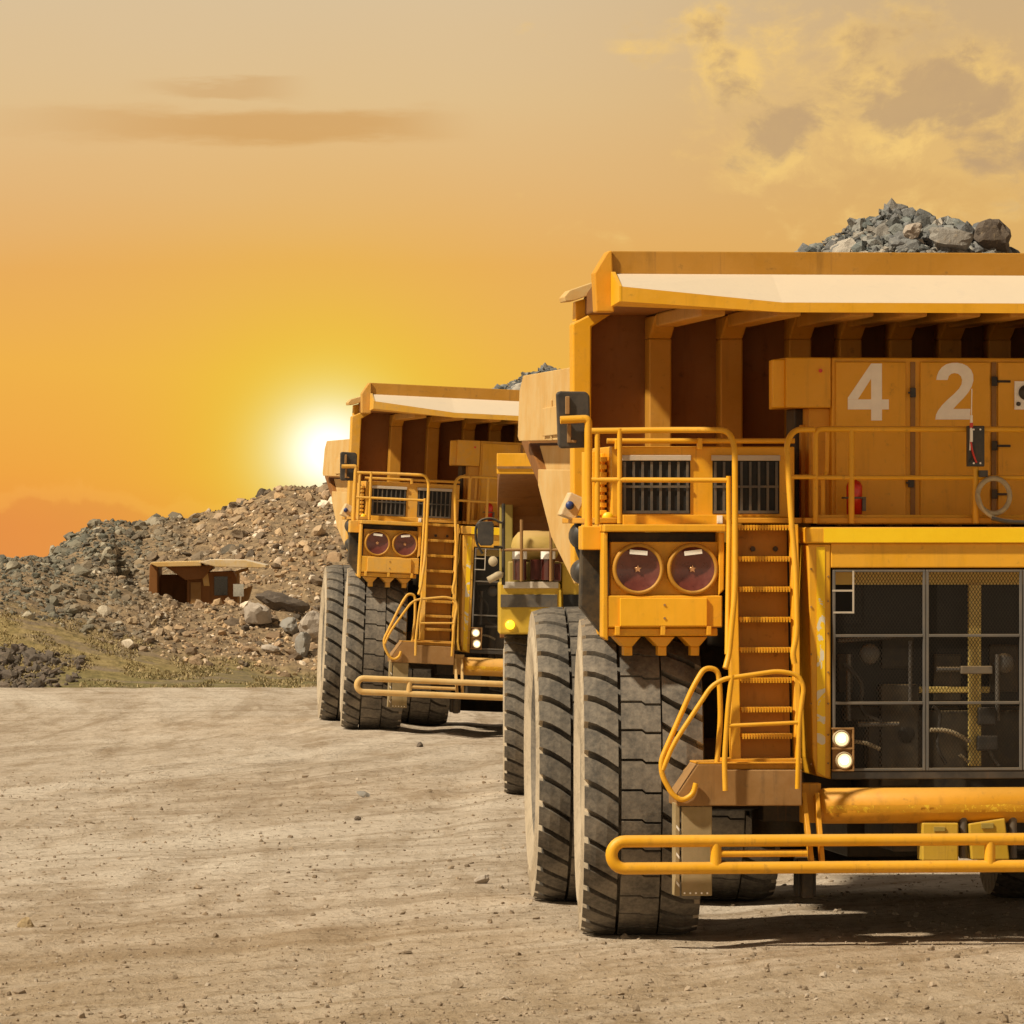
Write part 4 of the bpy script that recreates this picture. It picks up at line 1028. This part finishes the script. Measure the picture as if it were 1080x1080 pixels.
bx = axis([(-60,-22,1.5),(-22,6,.14),(6,22,.5),(22,70,2)]); by = axis([(176.5,186,.3),(186,214,.3),(214,262,4)])
g = MB(); nx = len(bx)
g.add([(x, y, bank_z(x, y)) for y in by for x in bx], [(j*nx+i, j*nx+i+1, (j+1)*nx+i+1, (j+1)*nx+i) for j in range(len(by)-1) for i in range(nx-1)], True)
def bankmat():
    m, t, b = newmat('bank_earth')
    co = t.node('ShaderNodeTexCoord').outputs['Object']
    n1 = t.noise(co, .5, 6, .6); n2 = t.noise(co, 3.5, 6, .7); n3 = t.noise(t.mapping(co, (.25,1,1.6)), 1.0, 5, .6)
    sy = t.node('ShaderNodeSeparateXYZ'); t.put(sy.inputs[0], co)
    earth = t.ramp(n2, [(.3,(.10,.07,.042)),(.5,(.25,.175,.10)),(.7,(.42,.3,.17))])
    dry = t.ramp(n2, [(.3,(.11,.09,.03)),(.5,(.27,.20,.075)),(.7,(.4,.30,.14))])
    green = t.ramp(n2, [(.3,(.09,.075,.025)),(.55,(.2,.165,.06)),(.75,(.34,.26,.12))])
    gmask = t.step(t.math('ADD', sy.outputs[1], t.math('MULTIPLY', n1, 6)), 188.5, 185.5)
    dg = t.mix(t.step(t.math('ADD', sy.outputs[2], t.math('MULTIPLY', n1, 1.0)), 1.1, .55), dry, green)
    dg = t.mix(t.math('MULTIPLY', t.step(n3, .5, .62), .7), dg, (.22,.165,.12,1))
    t.put(b.inputs['Base Color'], t.mix(gmask, earth, dg)); b.inputs['Roughness'].default_value = .95
    t.put(b.inputs['Normal'], t.bump(t.math('ADD', n2, n1), .8, .12)); return m
bk = g.build('bank', bankmat()); bk['kind'] = 'structure'

# rubble: broken rock all over the two tiers
rd = random.Random(21); b = MB()
for k in range(40000):
    if k < 15500: y = rd.uniform(183.5, 193)
    else: y = rd.uniform(194, 214)
    px = rd.uniform(-120, 620) if rd.random() < .88 else rd.choice((rd.uniform(620, 1500), rd.uniform(-700, -120)))
    x = (px-540)*y/F
    if y < 184.8 and rd.random() < .6: continue
    if 196 < y < 203 and 148 < px < 292 and rd.random() < .97: continue
    s = min(.30, rd.lognormvariate(-3.0 if y > 194 else -3.2, .7))
    rock(b, (x, y, bank_z(x, y) + s*.1), s, rd, 1 if s > .2 else 0)
rub = b.build('rubble', M['rock']); tag(rub, 'mass of broken quarry rock heaped on the bank left of the trucks', 'rubble', kind='stuff')
b = MB(); rd = random.Random(5)
for k in range(420):   # dark stones at the road edge on the left
    px = rd.gauss(20, 30); y = rd.uniform(178.2, 181.2); x = (px-540)*y/F; s = min(.3, rd.lognormvariate(-2.4, .5))
    if px > 85: continue
    rock(b, (x, y, bank_z(x, y)+s*.15), s, rd, 0)
de = b.build('dark_rubble', M['boulder_dark']); tag(de, 'strip of dark loose stones at the left edge of the road', 'rubble', kind='stuff')
# dry grass
b = MB()
for k in range(12000):
    px = rd.uniform(-40, 360); y = rd.uniform(178.4, 184.5); x = (px-540)*y/F; z = bank_z(x, y)
    if noise.noise(Vector((x*.8, y*.8, 7))) < -.05: continue
    h = rd.uniform(.03,.1); a = rd.uniform(0,6.28); w = .03; dx, dy = math.cos(a)*w, math.sin(a)*w; l = rd.uniform(-.1,.1)
    b.add([(x-dx,y-dy,z-.02),(x+dx,y+dy,z-.02),(x+l,y+rd.uniform(-.1,.1),z+h)], [(0,1,2)])
def grassmat():
    m, t, bb = newmat('dry_grass'); geo = t.node('ShaderNodeNewGeometry')
    t.put(bb.inputs['Base Color'], t.ramp(geo.outputs['Random Per Island'], [(0,(.16,.13,.05)),(.5,(.34,.26,.12)),(1,(.46,.36,.2))])); bb.inputs['Roughness'].default_value = .9; return m
gs = b.build('dry_grass', grassmat()); tag(gs, 'thin dry grass on the low bank beside the road', 'grass', kind='stuff')

def boulder(px, py, y, size, sq, seed, mat, label, tilt=0):
    r_ = random.Random(seed); b = MB(); rock(b, (0,0,0), size, r_, 2, sq); o = b.build('boulder', M[mat])
    o.location = ((px-540)*y/F, y, H + (HY-py)*y/F); o.rotation_euler = (0, R(tilt), r_.uniform(-.3,.3)); tag(o, label, 'boulder', 'boulders lying in the rubble')
boulder(270, 649, 188.0, .52, (.95,.8,.75), 2, 'boulder_pale', 'large pale rounded boulder in front of the wrecked brown machine', 20)
boulder(329, 658, 187.0, .55, (.8,.8,.85), 4, 'boulder_pale', 'pale angular boulder beside the rear tyre of the second big truck')
boulder(318, 682, 185.5, .5, (.55,.6,.95), 9, 'boulder_grey', 'pointed grey boulder low on the bank below a pale boulder', 10)
boulder(301, 637, 189.5, .62, (1.45,.7,.5), 12, 'boulder_dark', 'long dark slab of rock tipped down to the right', 27)
boulder(306, 660, 187.5, .4, (.9,.8,.75), 14, 'boulder_grey', 'grey boulder just right of the large pale rounded one')
boulder(120, 588, 208.0, .36, (1.1,.7,.9), 16, 'boulder_tan', 'sunlit tan block high on the left shoulder of the rubble heap', -25)
boulder(104, 580, 209.0, .3, (.8,.7,.9), 17, 'boulder_tan', 'smaller tan block beside the sunlit block high on the left shoulder', 15)
boulder(153, 666, 186.6, .36, (1.5,.6,.3), 18, 'boulder_tan', 'thin tan slab leaning on the lower rubble, raised at its right end', -38)
boulder(165, 681, 185.5, .34, (1.7,.7,.32), 22, 'boulder_pale', 'flat pale slab lying at the foot of the rubble near the grass')
boulder(129, 652, 188.0, .24, (1.2,.7,.6), 23, 'boulder_pale', 'small pale stone on the dark slope above the thin tan slab')
boulder(166, 646, 188.6, .36, (1.0,.8,.9), 25, 'boulder_tan', 'tan boulder on the crest below the left wall of the brown machine')
boulder(286, 684, 185.4, .26, (1.3,.7,.45), 26, 'boulder_pale', 'small flat white stone on the lower rubble beside the pointed grey boulder')

# ------------------------------------------------------------------ old brown machine standing behind the rubble
def brown():
    D = Frame(-9.7, 198.0, 0)
    T = empty('dump_truck', (D.X0, D.Y0, 1.2))
    mw = Vector((0,0,-1.2))
    def Q(px, py, v): return D.p(px, py, v) + mw
    def qp(b, pts, v0, v1): return b.prism([Q(x, y, v0) for x, y in pts], (0, v1-v0, 0))
    bd = qp(MB(), [(156,642),(158,595.5),(166,594),(166,642)], -.3, 2.5)
    qp(bd, [(166,642),(166,606),(205,606),(230,642)], 1.6, 1.8)
    qp(bd, [(172,596),(226,596),(214,610),(196,612)], -.2, .9)
    body = bd.build('dump_body', M['brown_shade'], T, .02)
    qp(MB(), [(158,594.5),(160,593),(212,591.5),(212,597),(166,598)], -.5, 2.4).build('canopy', M['dusty'], body, .02)
    qp(MB(), [(209,593),(222,590),(258,590.5),(280,596),(281,599),(255,598.5),(228,598)], -1.2, 1.5).build('canopy_visor', M['visor'], body, .02)
    cb = qp(MB(), [(197,655),(197,612),(208,604),(245,602),(251,612),(251,655)], .1, 1.5).build('operator_cab', M['brown_shade'], T, .03)
    qp(MB(), [(201,640),(201,614),(212,614),(212,640)], .04, .095).build('door', M['rusty'], cb, .01)
    qp(MB(), [(226,628),(226,608),(240,608),(240,628)], .04, .095).build('cab_window', M['window'], cb)
    qp(MB(), [(215,618),(213,606),(219,603),(221,618)], .03, .09).build('cab_panel', M['dusty'], cb)
    qp(MB(), [(246,629),(246,616),(257,616),(257,629)], -.35, -.3).build('side_mirror', M['mirror'], T)
    MB().tube([Q(251,655,-.25), Q(251,604,-.25)], .05, 8).tube([Q(248,604,-.3), Q(262,600,-.3)], .05, 8).build('roof_post', M['rusty'], T)
    qp(MB(), [(255,622),(266,618),(262,632),(254,640)], .2, .9).build('engine_cover', M['rusty'], T, .02)
    qp(MB(), [(198,660),(198,643),(262,643),(262,660)], -.1, 1.6).build('chassis_frame', M['grime'], T, .02)
    MB().lathe([(-.2,.001),(-.2,.5),(.2,.5),(.2,.001)], Q(172,655,.4), (1,0,0), 24).build('wheel', M['tread'], T); MB().lathe([(-.2,.001),(-.2,.5),(.2,.5),(.2,.001)], Q(255,655,.4), (1,0,0), 24).build('wheel', M['tread'], T)
    tag(T, 'old brown dump truck half hidden behind rubble, with pale roof edge', 'dump truck')
M['mirror'] = plain('mirror_glass', (.75,.78,.75,1), .12, 1.0)
brown()

# ------------------------------------------------------------------ stones on the road
rd = random.Random(77); b = MB()
for k in range(9000):
    y = 57 + 60*rd.random()**1.6; px = rd.uniform(-30, 1110); x = (px-540)*y/F
    s = min(.07, rd.lognormvariate(-4.3, .55)); rock(b, (x, y, ground_z(x, y)+s*.2), s, rd, 0)
gv = b.build('gravel', M['pebble']); tag(gv, 'loose small gravel strewn over the dirt road', 'gravel', kind='stuff')
def stone(px, py, s, seed, label, mat):
    y = F*H/(py-HY); b = MB(); rock(b, (0,0,0), s, random.Random(seed), 2); o = b.build('stone', M[mat]); x = (px-540)*y/F
    o.location = (x, y, ground_z(x, y)+s*.35); tag(o, label, 'stone', 'single stones on the road')
stone(29, 979, .10, 1, 'brown stone alone on the dirt at the left edge, nearest of the single stones', 'boulder_tan')
stone(384, 841, .12, 2, 'pale stone on the road between camera and second big truck', 'boulder_grey')
stone(377, 865, .07, 3, 'small dark stone just in front of the pale road stone', 'boulder_dark')
stone(508, 932, .10, 6, 'flat pale stone on the road left of the nearest truck rear tyre', 'boulder_pale')
stone(443, 787, .11, 4, 'small dark stone on the road in front of the second big truck', 'boulder_dark')

# ------------------------------------------------------------------ sky, sun
w = bpy.data.worlds.new('World'); sc.world = w; w.use_nodes = True
t = NT(w.node_tree); bg = t.n['Background']
d = t.node('ShaderNodeTexCoord').outputs['Generated']
sp = t.node('ShaderNodeSeparateXYZ'); t.put(sp.inputs[0], d)
yy = t.math('MAXIMUM', sp.outputs[1], .15)
Uq = t.math('MULTIPLY', t.math('DIVIDE', sp.outputs[0], yy), 6.5)
Vq = t.math('MULTIPLY', t.math('DIVIDE', sp.outputs[2], yy), 6.5)
cv = t.node('ShaderNodeCombineXYZ'); t.put(cv.inputs[0], Uq); t.put(cv.inputs[1], Vq); uv = cv.outputs[0]
nz = t.noise(t.mapping(uv, (1.2, 5, 1)), 1.6, 4, .5)
Vw = t.math('ADD', Vq, t.math('MULTIPLY', t.math('SUBTRACT', nz, .5), .05))
base = t.ramp(t.math('MULTIPLY', Vw, 1/.6), [(0, srgb(237,148,68)), (.10, srgb(240,162,68)), (.27, srgb(240,176,76)), (.45, srgb(233,172,92)), (.58, srgb(228,180,118)), (.75, srgb(224,190,140)), (.92, srgb(219,192,152))])
rt = t.ramp(t.math('MULTIPLY', Vw, 1/.6), [(0, srgb(232,150,60)), (.3, srgb(226,170,85)), (.55, srgb(221,175,105)), (.92, srgb(207,175,130))])
c = t.mix(t.step(Uq, -.1, .5), base, rt)
# streak clouds, upper left
e1 = t.math('ADD', Vq, t.math('MULTIPLY', t.math('SUBTRACT', t.noise(t.mapping(uv, (1,6,1)), 5, 7, .62), .5), .055))
def band(x, c0, w_): return t.math('SUBTRACT', 1, t.step(t.math('ABSOLUTE', t.math('SUBTRACT', x, c0)), w_*.25, w_))
def soft(x, a, b, c_, d_): return t.math('MULTIPLY', t.step(x, a, b), t.math('SUBTRACT', 1, t.step(x, c_, d_)))
k1 = t.math('MULTIPLY', band(e1, .423, .024), soft(Uq, -.62, -.28, -.16, -.02))
k2 = t.math('MULTIPLY', band(e1, .463, .013), soft(Uq, -.42, -.32, -.28, -.2))
c = t.mix(t.math('MULTIPLY', k1, .62), c, srgb(206,152,88)); c = t.mix(t.math('MULTIPLY', k2, .5), c, srgb(206,160,105))
# broken cloud, upper right
wv = t.node('ShaderNodeVectorMath', operation='ADD'); wn = t.node('ShaderNodeTexNoise'); t.put(wn.inputs[0], uv); wn.inputs['Scale'].default_value = 5; wn.inputs['Detail'].default_value = 3
ws = t.node('ShaderNodeVectorMath', operation='SCALE'); t.put(ws.inputs[0], wn.outputs['Color']); ws.inputs['Scale'].default_value = .09; t.put(wv.inputs[0], uv); t.put(wv.inputs[1], ws.outputs[0])
n = t.noise(t.mapping(wv.outputs[0], (1,1.45,1), (0,0,R(-20))), 6.5, 9, .6); n2 = t.noise(t.mapping(wv.outputs[0], (1,1.5,1), loc=(3.3,1.2,0)), 5.5, 7, .58)
def sq(x): return t.math('MULTIPLY', x, x)
ee = t.math('SQRT', t.math('ADD', sq(t.math('MULTIPLY', t.math('SUBTRACT', Uq, .48), 1/.35)), sq(t.math('MULTIPLY', t.math('SUBTRACT', Vq, .43), 1/.17))))
dn = t.math('ADD', t.math('SUBTRACT', .98, ee), t.math('MULTIPLY', t.math('SUBTRACT', n, .5), 3.2))
lit = t.step(dn, -.05, .5)
core = t.math('MULTIPLY', t.step(t.math('ADD', dn, t.math('MULTIPLY', t.math('SUBTRACT', n2, .5), 3.8)), .32, .95), lit)
wisp = t.math('MULTIPLY', band(t.math('ADD', Vq, t.math('MULTIPLY', t.math('SUBTRACT', n, .5), .03)), .506, .012), soft(Uq, .09, .12, .14, .19))
c = t.mix(t.math('MULTIPLY', t.math('MAXIMUM', lit, wisp), t.math('ADD', .36, t.math('MULTIPLY', t.step(t.noise(wv.outputs[0], 13, 8, .68), .4, .6), .65))), c, srgb(242,200,122))
c = t.mix(t.math('MULTIPLY', core, .85), c, t.mix(n2, srgb(172,144,114), srgb(204,168,122)))
# low dark orange bank, lower left
n3 = t.noise(uv, 9, 6, .6, .3)
hh = t.math('ADD', t.math('ADD', Vq, t.math('MULTIPLY', t.math('SUBTRACT', n3, .5), -.09)), t.math('MULTIPLY', t.math('ABSOLUTE', t.math('ADD', Uq, .46)), .16))
lowm = t.math('MULTIPLY', t.math('SUBTRACT', 1, t.step(hh, .02, .045)), soft(Uq, -1.2, -.8, -.3, -.2))
rim = t.math('MULTIPLY', band(hh, .036, .012), soft(Uq, -1, -.6, -.3, -.2))
c = t.mix(t.math('MULTIPLY', lowm, .5), c, t.mix(n3, srgb(214,132,76), srgb(232,142,70)))
c = t.mix(t.math('MULTIPLY', rim, .45), c, srgb(246,170,80))
# the low sun and its glow
du = t.math('SUBTRACT', Uq, -.192); dv = t.math('SUBTRACT', Vq, .078)
rr = t.math('SQRT', t.math('ADD', t.math('POWER', t.math('ABSOLUTE', du), 2), t.math('MULTIPLY', t.math('POWER', t.math('ABSOLUTE', dv), 2), 1.15)))
front = t.step(sp.outputs[1], .1, .4)
def fall(k): return t.math('MULTIPLY', t.math('POWER', 2.71828, t.math('MULTIPLY', rr, -k)), front)
c = t.mix(t.math('MULTIPLY', fall(10.5), 1.55, clamp=True), c, srgb(238,212,38))
gs_ = lambda s: t.math('MULTIPLY', t.math('POWER', 2.71828, t.math('MULTIPLY', t.math('MULTIPLY', rr, rr), -1/(s*s))), front)
c = t.mix(t.math('MULTIPLY', gs_(.062), .95), c, (1.0,.93,.62,1))
c = t.mix(gs_(.034), c, (1.5,1.4,1.2,1))
# high sky and the part behind the camera light the place
up = t.math('MAXIMUM', t.step(Vq, .62, 1.6), t.math('SUBTRACT', 1, t.step(sp.outputs[1], .15, .5)))
amb = t.mix(t.step(sp.outputs[2], 0, .6), (.74,.59,.40,1), (.12,.105,.09,1))
c = t.mix(up, c, amb)
t.put(bg.inputs['Color'], c); bg.inputs['Strength'].default_value = AMB if 'AMB' in globals() else 1.0

ld = bpy.data.lights.new('sun', 'SUN'); ld.energy = 5.0; ld.angle = R(3); ld.color = (1, .87, .66)
so = bpy.data.objects.new('sun', ld); col.objects.link(so)
dirv = Vector((-.56, -.36, .74)).normalized()
so.rotation_euler = dirv.to_track_quat('Z', 'Y').to_euler()
if HAZE:
    hz = MB().box(-60, 75, -30, 230, -3, 12).build('haze', bpy.data.materials.new('haze_air')); hz['kind'] = 'stuff'; hz['label'] = 'thin warm dusty air over the whole site'; hz['category'] = 'haze'
    hm = hz.data.materials[0]; hm.use_nodes = True; hm.node_tree.nodes.clear(); ht = NT(hm.node_tree)
    pv = ht.node('ShaderNodeVolumePrincipled'); pv.inputs['Color'].default_value = (.95,.8,.62,1); pv.inputs['Density'].default_value = HAZE; pv.inputs['Anisotropy'].default_value = .55
    ht.l.new(pv.outputs[0], ht.node('ShaderNodeOutputMaterial').inputs['Volume'])
sc.cycles.max_bounces = 6; sc.cycles.use_denoising = True
